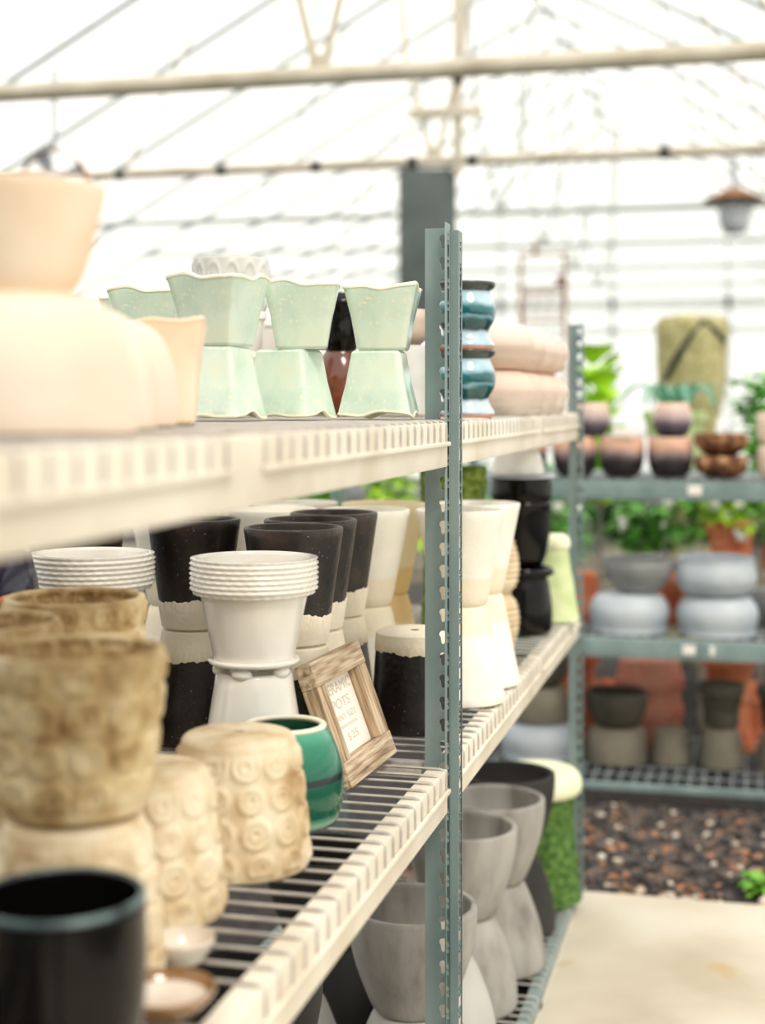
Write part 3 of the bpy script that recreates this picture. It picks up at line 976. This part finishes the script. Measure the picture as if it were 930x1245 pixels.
def text(body, w, hgt, yc, zc):
    cu = bpy.data.curves.new('lettering', 'FONT')
    cu.body = body
    cu.align_x = 'CENTER'; cu.align_y = 'CENTER'
    cu.extrude = .01
    o = bpy.data.objects.new('lettering', cu)
    COL.objects.link(o)
    bpy.context.view_layer.update()
    dg = bpy.context.evaluated_depsgraph_get()
    me = bpy.data.meshes.new_from_object(o.evaluated_get(dg))
    bpy.data.objects.remove(o)
    xs = [v.co.x for v in me.vertices]; ys = [v.co.y for v in me.vertices]
    cx, cy = (min(xs) + max(xs)) / 2, (min(ys) + max(ys)) / 2
    sx, sy = w / (max(xs) - min(xs)), hgt / (max(ys) - min(ys))
    for v in me.vertices:
        v.co = Vector((-D + .0082 + (.0003 if v.co.z > 0 else -.0001), yc + (v.co.x - cx) * sx, zc + (v.co.y - cy) * sy))
    link('lettering', me, ink, pp)
text('CERAMIC', .135, .0175, 0.005, .147)
text('POTS', .085, .0165, 0.000, .1205)
text('ANY SIZE', .098, .0105, 0.004, .0985)
text('$25', .052, .0150, 0.005, .064)
bm = bmesh.new()
pts = [(-D + .0084, -.045 + .09 * k / 60, .0835 + .0028 * math.sin(k * 1.05) * (1.4 if k % 20 < 4 else 1)) for k in range(61)]
tube(bm, pts, .0005, 4)
build('script_line', bm, ink, pp)

# ---- second unit, middle shelf
ribK = one('ribbed_pot', hollow(dense(cm([(.045, 0), (.062, .02), (.070, .06), (.066, .1), (.058, .13)], 5), .004), .006), ribbed_tan, .13, 'pot', 'ribbed tan pots', 48,
           lambda r, z, th, i: (r + (.003 * math.sin(z * 2 * PI / .014) if r > .04 else 0), z))
x, y = -.640, 3.690
q = ribK.put(x, y, ZM, 'ribbed tan pot upside down behind the cream pots', 0, True)
ribK.put(x, y, q, 'ribbed tan pot upright on the other ribbed pot')
mossK = one('moss_pot', hollow(dense([(.066, 0), (.070, .01), (.080, .225)], .008), .01), moss, .225, 'pot', 'mossy pots', 72,
            lambda r, z, th, i: (r + (random.uniform(-.0035, .0035) if r > .03 else 0), z + random.uniform(-.001, .001) * (0 < z < .22)))
x, y = xy(551, 3.57)
q = mossK.put(x, y, ZM, 'moss-covered pot upside down behind the cream pots', 0, True)
mossK.put(x, y, q, 'moss-covered pot upright under the top shelf behind the steel post')

x, y = xy(634, 3.94)
blkA = one('black_planter', hollow(cm([(.068, 0), (.080, .012), (.082, .06), (.076, .12), (.070, .150), (.084, .158), (.086, .17), (.082, .174)], 5), .007), black_gloss, .174, 'planter', 'glossy black planters on the second unit', 56)
q = blkA.put(x, y, ZM, 'glossy black planter standing on the shelf, bottom of the black stack')
blkB = one('black_planter', hollow(cm([(.046, 0), (.062, .02), (.074, .08), (.078, .15), (.082, .165), (.080, .172)], 5), .007), black_gloss, .172, 'planter', 'glossy black planters on the second unit', 56)
q = blkB.put(x, y, q, 'glossy black tapered planter in the middle of the black stack')
t = empty('black_planter')
bm = bmesh.new()
lathe(bm, hollow(cm([(.072, 0), (.080, .006), (.081, .05), (.078, .062)], 5), .006), 56)
build('body', bm, black_gloss, t)
bm = bmesh.new()
lathe(bm, [(.072, .060), (.088, .0605), (.091, .064), (.090, .068), (.074, .067)], 56)
build('pale_rim', bm, lamp_grey, t)
q = Kind(t, .068, 'planter', 'glossy black planters on the second unit').put(x, y, q, 'shallow black planter with pale flat rim on top of the black stack')
wb = one('white_bowl', hollow(cm([(.03, 0), (.055, .01), (.068, .05), (.07, .07)], 5), .006), white_glaze, .07, 'bowl', None)
wb.put(x - .01, y, q, 'white bowl upside down on the shallow black planter', 0, True)

def mushroom(x, y, z, stem, cap, mstem, mcap, lab, fuzz):
    t = empty('mushroom_ornament', (x, y, z))
    tag(t, lab, 'ornament', 'mushroom ornaments')
    bm = bmesh.new()
    lathe(bm, dense(cm([(.004, 0)] + stem + [(.004, stem[-1][1] + .001)], 4), .008), 56, lambda r, q, th, i: (r + (random.uniform(-fuzz, fuzz) if r > .01 else 0), q), closed=False)
    build('stem', bm, mstem, t)
    bm = bmesh.new()
    lathe(bm, cm([(.004, cap[0][1])] + cap + [(.004, cap[-1][1] + .001)], 4), 48, closed=False)
    build('cap', bm, mcap, t)
x, y = xy(677, 4.18)
mushroom(x, y, ZM + .001, [(.058, .001), (.061, .01), (.050, .08), (.036, .16), (.029, .205)],
         [(.028, .200), (.035, .202), (.038, .214), (.034, .232), (.020, .242)], pale_green, cap_cream, 'small pale green mushroom ornament at the end of the middle shelf', .0012)
x, y = -.603, 4.256
mushroom(x, y, ZB + .001, [(.118, .001), (.120, .02), (.112, .12), (.102, .22), (.098, .31)],
         [(.100, .300), (.120, .305), (.128, .325), (.122, .352), (.095, .372)], moss_green, cap_cream, 'large mushroom ornament with mossy green stem and cream cap on the bottom shelf', .004)
tl = one('teal_pot', hollow(cm([(.05, 0), (.07, .03), (.075, .1), (.07, .13)], 4), .006), M('teal_plain', [(60, 110, 110), (110, 150, 156)], rough=.2, scale=10, coat=.4), .13, 'pot', None)

# ------------------------------------------------------------------ grey planters on the bottom shelf
outer = cm([(.066, 0), (.078, .006), (.096, .045), (.117, .105), (.129, .165), (.1305, .205)], 5)
eggK = one('cement_planter', hollow(outer, .013, .016), grey_cement, .205, 'planter', 'grey cement planters on the bottom shelf', 64)
eggP = one('cement_planter', hollow(outer, .013, .016), grey_pale, .205, 'planter', 'grey cement planters on the bottom shelf', 64)
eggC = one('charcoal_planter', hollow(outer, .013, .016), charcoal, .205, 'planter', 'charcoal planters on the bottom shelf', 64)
def pair(lowk, upk, x, y, llab, ulab, r1, r2, dx=0, dy=0):
    q = lowk.put(x + dx, y + dy, ZB, llab, r1, True)
    upk.put(x, y, q, ulab, r2)
x, y = xy(501, 2.97)
pair(eggP, eggK, x, y, 'pale cement planter upside down under the stained one by the steel post', 'stained grey cement planter upright, right behind the steel post', 0, 2.1)
eggP.put(-.668, 3.178, ZB, 'single cement planter upside down with nothing on it, between two stacks', 1, True)
x, y = xy(562, 3.52)
pair(eggK, eggK, x, y, 'grey cement planter upside down in the second full stack', 'grey cement planter upright on the second full stack', 2, 4.2)
pair(eggK, eggK, -.640, 3.726, 'grey cement planter upside down in the third stack near the dark planter', 'grey cement planter upright on the third stack, before the dark planter', 3, .7)
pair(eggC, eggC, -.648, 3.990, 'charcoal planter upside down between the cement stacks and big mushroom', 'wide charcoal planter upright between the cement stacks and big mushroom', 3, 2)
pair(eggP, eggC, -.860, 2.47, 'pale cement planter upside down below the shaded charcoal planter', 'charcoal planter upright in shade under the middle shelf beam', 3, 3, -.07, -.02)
eggP.put(-.930, 2.90, ZB, 'pale cement planter upside down in the rear row beside the stained planter', .4, True)
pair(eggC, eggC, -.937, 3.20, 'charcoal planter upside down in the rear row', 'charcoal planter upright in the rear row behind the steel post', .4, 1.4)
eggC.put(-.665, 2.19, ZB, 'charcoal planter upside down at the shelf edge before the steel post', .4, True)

# ------------------------------------------------------------------ far wire rack across the end of the aisle
RY, RD = 5.55, .78
RXL, RXR = -1.20, 1.10
RZ = (1.178, .594, .055)
R = empty('wire_rack', (0, 0, 0))
tag(R, 'blue-grey steel rack across the end of the aisle, full of bowls and pots', 'rack')
for z in RZ:
    bm = bmesh.new()
    n = int((RXR - RXL) / .05)
    for k in range(n + 1):
        x = RXL + .01 + (RXR - RXL - .02) * k / n
        tube(bm, [(x, RY + .005, z - .004), (x, RY + RD - .005, z - .004)], .0032, 5)
    for k in range(7):
        y = RY + .02 + (RD - .04) * k / 6
        tube(bm, [(RXL, y, z - .0095), (RXR, y, z - .0095)], .0032, 5)
    d = build('wire_deck', bm, grid_paint, R)
    if z > .2:
        for yy in (RY - .028, RY + RD):
            bm = bmesh.new()
            bx(bm, RXL, RXR, yy, yy + .028, z - .075, z - .005, .003)
            build('beam', bm, rack_paint, R)
    else:
        for yy in (RY - .02, RY + RD):
            bm = bmesh.new()
            bx(bm, RXL, RXR, yy, yy + .02, z - .030, z - .002, .003)
            build('beam', bm, rack_paint, R)
for x in (RXL, RXR - .04):
    for yy in (RY - .04, RY + RD + .029):
        bm = bmesh.new()
        bx(bm, x, x + .004, yy - .03, yy + .01, -.03, 1.55)
        bx(bm, x, x + .04, yy + .006, yy + .010, -.03, 1.55)
        build('post', bm, rack_paint, R)
for (u, z, w) in ((845, RZ[0], .05), (838, RZ[1], .045), (866, RZ[1], .018)):
    x = RY * math.tan(math.atan((u - 465) / F) - YAW)
    bm = bmesh.new(); bx(bm, x - w / 2, x + w / 2, RY - .031, RY - .028, z - .055, z - .02, .001)
    build('price_tag', bm, white_glaze, R)

def on_rack(u, dy):
    a = math.atan((u - 465) / F) - YAW
    y = RY + dy
    return y * math.tan(a), y

ombK = one('ombre_bowl', hollow(cm([(.052, 0), (.072, .02), (.085, .07), (.085, .115), (.080, .150)], 5), .007), ombre, .150, 'bowl', 'peach to black ombre bowls')
for u, w in ((638, 'left of the far shelf post'), (756, 'under the white tag'), (815, 'left of the bark bowls')):
    q = ombK.put(*on_rack(u, .14), RZ[0], 'peach to black ombre bowl on the rack, ' + w, u)
q2 = ombK.put(*on_rack(699, .14), RZ[0], 'peach to black ombre bowl on the rack, right behind the far shelf post', 3)
omR = one('ombre_pot', hollow(cm([(.045, 0), (.062, .02), (.074, .06), (.068, .1), (.058, .125)], 5), .007), ombre_small, .125, 'pot', 'round pink and grey pots')
omR.put(*on_rack(719, .14), q2, 'round pink-grey pot stacked right beside the far shelf post')
omR.put(*on_rack(817, .14), q, 'round pink-grey pot stacked in the middle of the rack top')
barkK = one('bark_bowl', hollow(cm([(.05, 0), (.08, .02), (.098, .05), (.096, .08)], 5), .008), bark_bowl, .082, 'bowl', 'brown bark-textured bowls', 56, lambda r, z, th, i: (r + (.003 * math.sin(7 * th + z * 90) if r > .04 else 0), z))
x, y = on_rack(877, .14)
q = barkK.put(x, y, RZ[0], 'brown bark-textured bowl, lower of two on the rack top')
barkK.put(x, y, q, 'brown bark-textured bowl, upper of two on the rack top', 2)
beiK = one('beige_pot', hollow(cm([(.045, 0), (.062, .03), (.066, .09), (.06, .12)], 5), .007), peach_pale, .12, 'pot', 'plain beige pots on the rack')
x, y = on_rack(942, .14)
q = beiK.put(x, y, RZ[0], "plain beige pot on the rack top at the photo's edge, lower one")
beiK.put(x, y, q, "plain beige pot on the rack top at the photo's edge, upper one")
x, y = on_rack(758, .0)
bm = bmesh.new(); bx(bm, -.045, .045, -.002, .002, 0, .035, .001)
# white tag on the bowl rim
o = build('white_tag', bm, white_glaze, None, (x, RY + .045, RZ[0] + .157)); tag(o, 'small white tag resting on the ombre bowl', 'tag')

# middle level: grey bowls
gU = one('grey_bowl', hollow(cm([(.06, 0), (.09, .02), (.125, .07), (.136, .11), (.132, .118), (.136, .128)], 5), .008), bowl_grey, .13, 'bowl', 'grey bowls on the rack', 56)
gL = one('grey_bowl', hollow(cm([(.09, 0), (.125, .012), (.148, .05), (.15, .085), (.14, .125), (.142, .14)], 5), .008), bowl_blue, .14, 'bowl', 'grey bowls on the rack', 56)
x, y = on_rack(765, .16)
q = gL.put(x, y, RZ[1], 'blue-grey bowl upside down on the rack, under the dark flared bowl', 0, True)
gU.put(x + .035, y, q, 'dark grey flared bowl upright on the blue-grey bowl')
x, y = on_rack(872, .16)
q = gL.put(x, y, RZ[1], 'blue-grey bowl upside down, under the rounded blue-grey bowl', 0, True)
gL.put(x - .005, y, q, 'rounded blue-grey bowl upright, beside the dark grey flared bowl')
gU.put(*on_rack(938, .42), RZ[1], 'dark grey flared bowl standing behind the rounded bowls')
# terracotta behind
terK = one('terracotta_pot', hollow([(.07, 0), (.074, .004), (.098, .15), (.106, .152), (.108, .185)], .008), terra, .185, 'pot', 'terracotta pots on the rack')
for u, dy, w in ((700, .42, 'behind the blue-grey bowl'), (818, .43, 'seen between the two grey bowl stacks')):
    terK.put(*on_rack(u, dy), RZ[1], 'terracotta pot in the middle rack level, ' + w, u, True)
terP = one('terracotta_pot', hollow([(.118, 0), (.122, .004), (.130, .07), (.138, .072), (.138, .115)], .009), terra_pale, .115, 'pot', 'pale terracotta pots stacked on the rack bottom', 56)
x, y = on_rack(790, .61)
q = RZ[2]
for k, w in enumerate(('bottom one', 'second one up', 'topmost one')):
    q = terP.put(x, y, q, 'wide pale terracotta pot in the stack on the lowest rack level, ' + w, 0, True)
for u, w in ((886, 'behind the dark flower pots'), (697, 'near the far shelf post')):
    q = terK.put(*on_rack(u, .64), RZ[2], 'terracotta pot upside down on the lowest level, lower one ' + w, 0, True)
    terK.put(*on_rack(u, .64), q, 'terracotta pot upright on another, upper one ' + w, 0)
# bottom level in front
dkU = one('dark_bowl', hollow(cm([(.075, 0), (.1, .03), (.118, .09), (.12, .135)], 5), .008), bowl_dark, .137, 'bowl', 'dark olive bowls on the rack bottom')
tpL = one('taupe_pot', hollow(cm([(.095, 0), (.108, .012), (.118, .06), (.12, .13)], 5), .008), pot_taupe, .13, 'pot', 'taupe pots on the rack bottom')
x, y = on_rack(750, .33)
q = tpL.put(x, y, RZ[2], 'taupe pot upside down under the dark olive bowl', 0, True)
dkU.put(x, y, q, 'dark olive bowl upright beside the terracotta stack')
x, y = on_rack(655, .33)
q = gL.put(x, y, RZ[2], 'blue-grey bowl upside down on the lowest level left of the far post', 0, True)
q = tpL.put(x, y, q, 'taupe pot upside down on the blue-grey bowl left of the far post', 0, True)
dkU.put(x, y, q, 'dark olive bowl on top of the stack left of the far post')
tpS = one('taupe_pot', hollow(cm([(.05, 0), (.058, .008), (.07, .06), (.074, .13)], 5), .007), pot_taupe, .13, 'pot', 'taupe pots on the rack bottom')
tpS.put(*on_rack(815, .33), RZ[2], 'small taupe pot upside down between two stacks', 0, True)
tpM = one('taupe_pot', hollow(cm([(.055, 0), (.064, .008), (.078, .06), (.082, .15)], 5), .007), pot_taupe, .15, 'pot', 'taupe pots on the rack bottom')
dkM = one('dark_pot', hollow([(.055, 0), (.059, .004), (.078, .125), (.086, .127), (.088, .165)], .008), bowl_dark, .165, 'pot', 'dark flower pots on the rack bottom')
for u, w in ((877, 'beside the small taupe pot'), (948, "at the photo's edge")):
    x, y = on_rack(u, .32)
    q = tpM.put(x, y, RZ[2], 'taupe pot upside down under the dark flower pot ' + w, 0, True)
    dkM.put(x, y, q, 'dark flower pot upright on a taupe pot ' + w, 1)
q = tl.put(*on_rack(668, .14), RZ[1], 'teal glazed pot on the rack left of the far post', 0)
tl.put(*on_rack(668, .14), q, 'teal glazed pot on top of another one left of the far post', 0)

# ------------------------------------------------------------------ plants
def leaves(bm, n, spread, h, ll, lw, droop=.5, base=0.0, upright=.6, seed=0):
    rnd = random.Random(seed)
    for _ in range(n):
        a = rnd.uniform(0, 2 * PI)
        q = rnd.random() ** .6
        p = Vector((spread * q * math.cos(a), spread * q * math.sin(a), base + rnd.random() * h))
        out = Vector((math.cos(a + rnd.uniform(-.8, .8)), math.sin(a + rnd.uniform(-.8, .8)), upright * rnd.uniform(.2, 1.6))).normalized()
        L, W_ = ll * rnd.uniform(.6, 1.2), lw * rnd.uniform(.6, 1.2)
        side = out.cross(Vector((0, 0, 1))).normalized()
        prev = None
        for k in range(5):
            t_ = k / 4
            c = p + out * L * t_ + Vector((0, 0, -droop * L * t_ * t_))
            w = W_ * math.sin(PI * (.08 + .9 * t_)) * .5
            pr = (bm.verts.new(c - side * w + Vector((0, 0, w * .3))), bm.verts.new(c), bm.verts.new(c + side * w + Vector((0, 0, w * .3))))
            if prev:
                bm.faces.new((prev[0], prev[1], pr[1], pr[0]))
                bm.faces.new((prev[1], prev[2], pr[2], pr[1]))
            prev = pr

def plant(x, y, z, pot_r, pot_h, potmat, n, spread, h, ll, lw, mat, lab, droop=.5, upright=.6, seed=0, low=0.0):
    t = empty('potted_plant', (x, y, z))
    tag(t, lab, 'plant', 'potted plants behind the rack')
    bm = bmesh.new()
    lathe(bm, hollow([(pot_r * .7, 0), (pot_r * .72, .004), (pot_r * .95, pot_h * .8), (pot_r * 1.05, pot_h * .81), (pot_r * 1.06, pot_h)], .008), 28)
    build('pot', bm, potmat, t)
    bm = bmesh.new()
    lathe(bm, [(.002, pot_h * .82), (pot_r * .94, pot_h * .82), (pot_r * .94, pot_h * .86), (.002, pot_h * .88)], 20)
    build('soil', bm, gravel_mat, t)
    bm = bmesh.new()
    leaves(bm, n, spread, h * (1 - low), ll, lw, droop, pot_h * .86 + h * low, upright, seed)
    build('foliage', bm, mat, t)
    bm = bmesh.new()
    tube(bm, [(0, 0, pot_h * .8), (.01, 0, pot_h + h * .9)], [.012, .006], 6)
    build('stem', bm, bench_wood, t)
    return t

# bench for the plants
t = empty('plant_bench', (0, 0, 0))
tag(t, 'long wooden plant bench behind the rack', 'bench')
BX0, BX1, BY0, BY1, BZ = -4.6, 2.2, 6.9, 8.2, .62
for k in range(8):
    bm = bmesh.new()
    yy = BY0 + (BY1 - BY0) * k / 8
    bx(bm, BX0, BX1, yy, yy + (BY1 - BY0) / 8 - .02, BZ - .03, BZ, .003)
    build('board', bm, bench_wood, t)
for x in (BX0 + .1, -2.4, -.2, BX1 - .1):
    for yy in (BY0 + .05, BY1 - .12):
        bm = bmesh.new(); bx(bm, x - .04, x + .04, yy - .04, yy + .04, -.03, BZ - .03, .004); build('leg', bm, bench_wood, t)

def at(u, y):
    return y * math.tan(math.atan((u - 465) / F) - YAW), y
SPOTS = [
    (-2.1, 7.12, white_glaze, leaf_dark, 'dark green plant on the bench seen under the top shelf beam'),
    (-1.7, 7.12, white_glaze, leaf_lime, 'bright lime plant on the bench seen left of the steel post'),
    (-1.3, 7.12, terra, leaf_mid, 'mid green plant on the bench behind the mossy pot'),
    (-.9, 7.12, terra, leaf_mid, 'bushy green plant in terracotta on the bench behind the far shelf post'),
    (-.5, 7.12, white_glaze, leaf_mid, 'mid green plant in a white pot seen between the grey bowls'),
    (-.1, 7.12, terra, leaf_lime, 'lime plant in a big terracotta pot seen over the rounded bowl'),
    (.3, 7.12, white_glaze, leaf_lime, "lime green plant in a white pot at the photo's edge"),
    (-2.3, 7.76, white_glaze, leaf_mid, 'mid green plant at the bench back under the top shelf beam'),
    (-1.9, 7.76, terra, leaf_lime, 'lime plant at the bench back seen left of the steel post'),
    (-1.5, 7.76, terra, leaf_dark, 'dark green plant at the bench back behind the mossy pot'),
    (-1.1, 7.76, terra, leaf_dark, 'dark green plant at the bench back behind the black stack'),
    (-.7, 7.76, white_glaze, leaf_dark, 'dark green plant at the bench back over the flared bowl'),
    (-.3, 7.76, white_glaze, leaf_mid, 'mid green plant at the bench back before the moss column'),
    (.1, 7.76, terra, leaf_dark, 'dark green plant at the bench back beside the moss column'),
]
white_spot = M('white_spot', [(240, 238, 230), (250, 248, 244)], rough=.6, scale=9)
for k, (x, y, pm, lm, lab) in enumerate(SPOTS):
    front = y < 7.5
    big = 'big' in lab
    t = plant(x, y, BZ + .001, .11 if big else .075, .29 if big else .13, pm, 190 if front else 260, .09, .22 if front else .40, .115, .06, lm, lab, seed=k)
    if front and x > -1:
        rnd = random.Random(k)
        for j in range(7):
            a = -PI / 2 + rnd.uniform(-1.3, 1.3)
            bm = bmesh.new()
            fr = rnd.uniform(.014, .026)
            bmesh.ops.create_icosphere(bm, subdivisions=2, radius=fr, matrix=Matrix.Translation((.13 * math.cos(a), .13 * math.sin(a), rnd.uniform(.2, .42))))
            for v in bm.verts: v.co += v.co.normalized() * .004 * math.sin(v.co.x * 300) * math.cos(v.co.z * 280)
            build('flower', bm, white_spot, t)  # white blobs added as the bright blurred spots among the leaves

white_spot = M('white_spot', [(240, 238, 230), (250, 248, 244)], rough=.6, scale=9)
x, y = at(728, 6.52)
plant(x, y, -.029, .11, .26, terra, 70, .05, 1.46, .135, .13, leaf_lime, 'tall lime green broad-leaved plant behind the rack next to the far shelf post', .3, 1.3, 31, low=.55)
x, y = at(924, 6.62)
plant(x, y, -.029, .11, .26, terra, 130, .05, 1.38, .12, .075, leaf_mid, 'tall bright green leafy plant behind the rack beside the beige pots', .5, 1.0, 33, low=.5)

def agave(x, y, z, n, L, w, lab, seed):
    t = empty('agave', (x, y, z))
    tag(t, lab, 'plant', 'blue-green agaves')
    bm = bmesh.new()
    lathe(bm, hollow([(.09, 0), (.10, .004), (.13, .22), (.14, .222), (.14, .26)], .01), 28)
    build('pot', bm, pale_green, t)
    bm = bmesh.new(); lathe(bm, [(.002, .22), (.12, .22), (.12, .23), (.002, .235)], 20); build('soil', bm, gravel_mat, t)
    rnd = random.Random(seed)
    for k in range(n):
        bm = bmesh.new()
        a = 2 * PI * k / n + rnd.uniform(-.15, .15)
        out = Vector((math.cos(a), math.sin(a), 0))
        side = Vector((-math.sin(a), math.cos(a), 0))
        prev = None
        for j in range(9):
            q = j / 8
            c = out * (.03 + L * (q * .95)) + Vector((0, 0, .23 + L * (1.9 * q - 1.75 * q ** 2.2)))
            ww = w * (1 - q) ** .6 * (.6 + .8 * q if q < .5 else 1)
            pr = [bm.verts.new(c - side * ww + Vector((0, 0, ww * .35))), bm.verts.new(c), bm.verts.new(c + side * ww + Vector((0, 0, ww * .35)))]
            if prev:
                bm.faces.new((prev[0], prev[1], pr[1], pr[0])); bm.faces.new((prev[1], prev[2], pr[2], pr[1]))
            prev = pr
        bmesh.ops.solidify(bm, geom=bm.faces[:], thickness=.006)
        build('leaf', bm, leaf_agave, t)
x, y = at(820, 6.74)
agave(x, y, 1.16, 9, .255, .042, 'blue-green agave with arching leaves on a plinth behind the rack', 1)
bm = bmesh.new(); lathe(bm, cm([(.13, -.029), (.13, .02), (.06, .06), (.05, .5), (.06, 1.10), (.11, 1.13), (.11, 1.159)], 4), 24, closed=False)
o = build('plinth', bm, bench_wood); tag(o, 'slim round wooden plinth under the agave behind the rack', 'plinth')

# moss column with a strap
x, y = at(842, 8.75)
t = empty('moss_column', (x, y, -.03))
tag(t, 'tall olive moss-covered column with a dark strap, behind the agaves', 'column')
bm = bmesh.new()
rnd = random.Random(4)
outer = dense(cm([(.004, 0), (.13, .0), (.13, .3), (.12, .9), (.13, 1.3), (.175, 1.5), (.20, 1.8), (.185, 1.98), (.004, 1.99)], 5), .04)
lathe(bm, outer, 40, lambda r, z, th, i: (r * (1 + .05 * math.sin(3 * th + z * 3)) + (rnd.uniform(-.012, .012) if r > .02 else 0), z), closed=False)
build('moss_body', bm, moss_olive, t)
bm = bmesh.new()
pts = []
for k in range(21):
    q = k / 20
    a = -PI / 2 + YAW - 1.15 + 2.0 * q
    z = 1.62 + (.34 * q / .62 if q < .62 else .34 - .12 * (q - .62) / .38)
    rr = .178 + .03 * min(1, max(0, (z - 1.5) / .3)) if z < 1.82 else .206 - .012 * (z - 1.82) / .16
    pts.append((rr * math.cos(a), rr * math.sin(a), z))
tube(bm, pts, .018, 6)
build('strap', bm, clip_black, t)

# weed and stone by the slab
x, y = at(926, 4.62)
t = empty('weed', (x, y, -.03))
tag(t, 'small bright green weed growing at the edge of the concrete path', 'plant')
bm = bmesh.new(); leaves(bm, 70, .04, .05, .06, .03, .5, 0, .9, 5); build('foliage', bm, leaf_weed, t)
bm = bmesh.new(); tube(bm, [(0, 0, -.01), (.004, 0, .06)], [.004, .002], 6); build('stem', bm, leaf_weed, t)
x, y = at(936, 4.49)
bm = bmesh.new(); bmesh.ops.create_icosphere(bm, subdivisions=3, radius=.032)
for v in bm.verts: v.co = Vector((v.co.x * 1.1, v.co.y * .9, v.co.z * .75)) * (1 + .08 * math.sin(v.co.x * 70) * math.cos(v.co.y * 60))
o = build('stone', bm, peach_pale, None, (x, y, -.008)); tag(o, 'pale pink stone lying beside the green weed', 'stone')

# loose pebbles: one object, nobody could count it
rnd = random.Random(1)
bm = bmesh.new()
wx, wy = at(926, 4.62)
GI = []
for i in range(3000):
    x = rnd.uniform(-1.15, .95); y = rnd.uniform(4.475, 5.50)
    pale = i % 6 == 0
    s = rnd.uniform(.010, .026) if pale else rnd.uniform(.012, .030)
    if y < 4.62 and rnd.random() < .75: pale, s = True, rnd.uniform(.009, .018)
    if math.hypot(x - wx, y - wy) < .12 or math.hypot(x - wx, y - wy + .13) < .09:
        continue
    mtx = Matrix.Translation((x, y, -.03 + s * .3)) @ Matrix.Rotation(rnd.uniform(0, 6), 4, 'Z') @ Matrix.Rotation(rnd.uniform(-.4, .4), 4, 'X') @ Matrix.Diagonal((s, s * rnd.uniform(.5, .9), s * rnd.uniform(.35, .6), 1))
    r = bmesh.ops.create_icosphere(bm, subdivisions=1, radius=1, matrix=mtx)
    mi = (1 if rnd.random() < .6 else 2) if pale else 0
    GI += [mi] * (len(bm.faces) - len(GI))
o = build('gravel', bm, M('pebble_dark', [(36, 35, 38), (62, 58, 58), (92, 82, 76), (128, 100, 80)], rough=.85, scale=14, lo=.3, hi=.7), angle=80)
o.data.materials.append(M('pebble_tan', [(142, 96, 68), (178, 132, 100)], rough=.85, scale=7))
o.data.materials.append(M('pebble_pale', [(186, 170, 150), (226, 214, 200)], rough=.85, scale=7))
for p, k in zip(o.data.polygons, GI):
    p.material_index = k
tag(o, 'dark brown gravel scattered with tan and pale pebbles before the rack', 'gravel', None, 'stuff')

# ------------------------------------------------------------------ light
w = bpy.data.worlds.new('world')
SC.world = w
w.use_nodes = True
nt = w.node_tree
bg = nt.nodes['Background']
tc = nt.nodes.new('ShaderNodeTexCoord')
sx = nt.nodes.new('ShaderNodeSeparateXYZ')
nt.links.new(tc.outputs['Generated'], sx.inputs[0])
rp = nt.nodes.new('ShaderNodeValToRGB')
rp.color_ramp.elements[0].position = .45
rp.color_ramp.elements[0].color = lin((255, 250, 240))
rp.color_ramp.elements[1].position = .9
rp.color_ramp.elements[1].color = lin((250, 252, 255))
nt.links.new(sx.outputs['Z'], rp.inputs['Fac'])
nt.links.new(rp.outputs['Color'], bg.inputs['Color'])
bg.inputs['Strength'].default_value = 1.55
sd = bpy.data.lights.new('sun', 'SUN')
sd.energy = 2.5
sd.angle = math.radians(16)
sd.color = (1.0, .93, .82)
so = bpy.data.objects.new('sun', sd)
COL.objects.link(so)
so.rotation_euler = (math.radians(30), math.radians(26), 0)

SC.view_settings.view_transform = 'Standard'
SC.view_settings.look = 'None'
SC.view_settings.gamma = 1.0
SC.view_settings.exposure = 0.0
SC.view_settings.use_curve_mapping = False
SC.cycles.use_denoising = True
SC.cycles.max_bounces = 8
SC.cycles.transparent_max_bounces = 16
SC.cycles.sample_clamp_indirect = 6
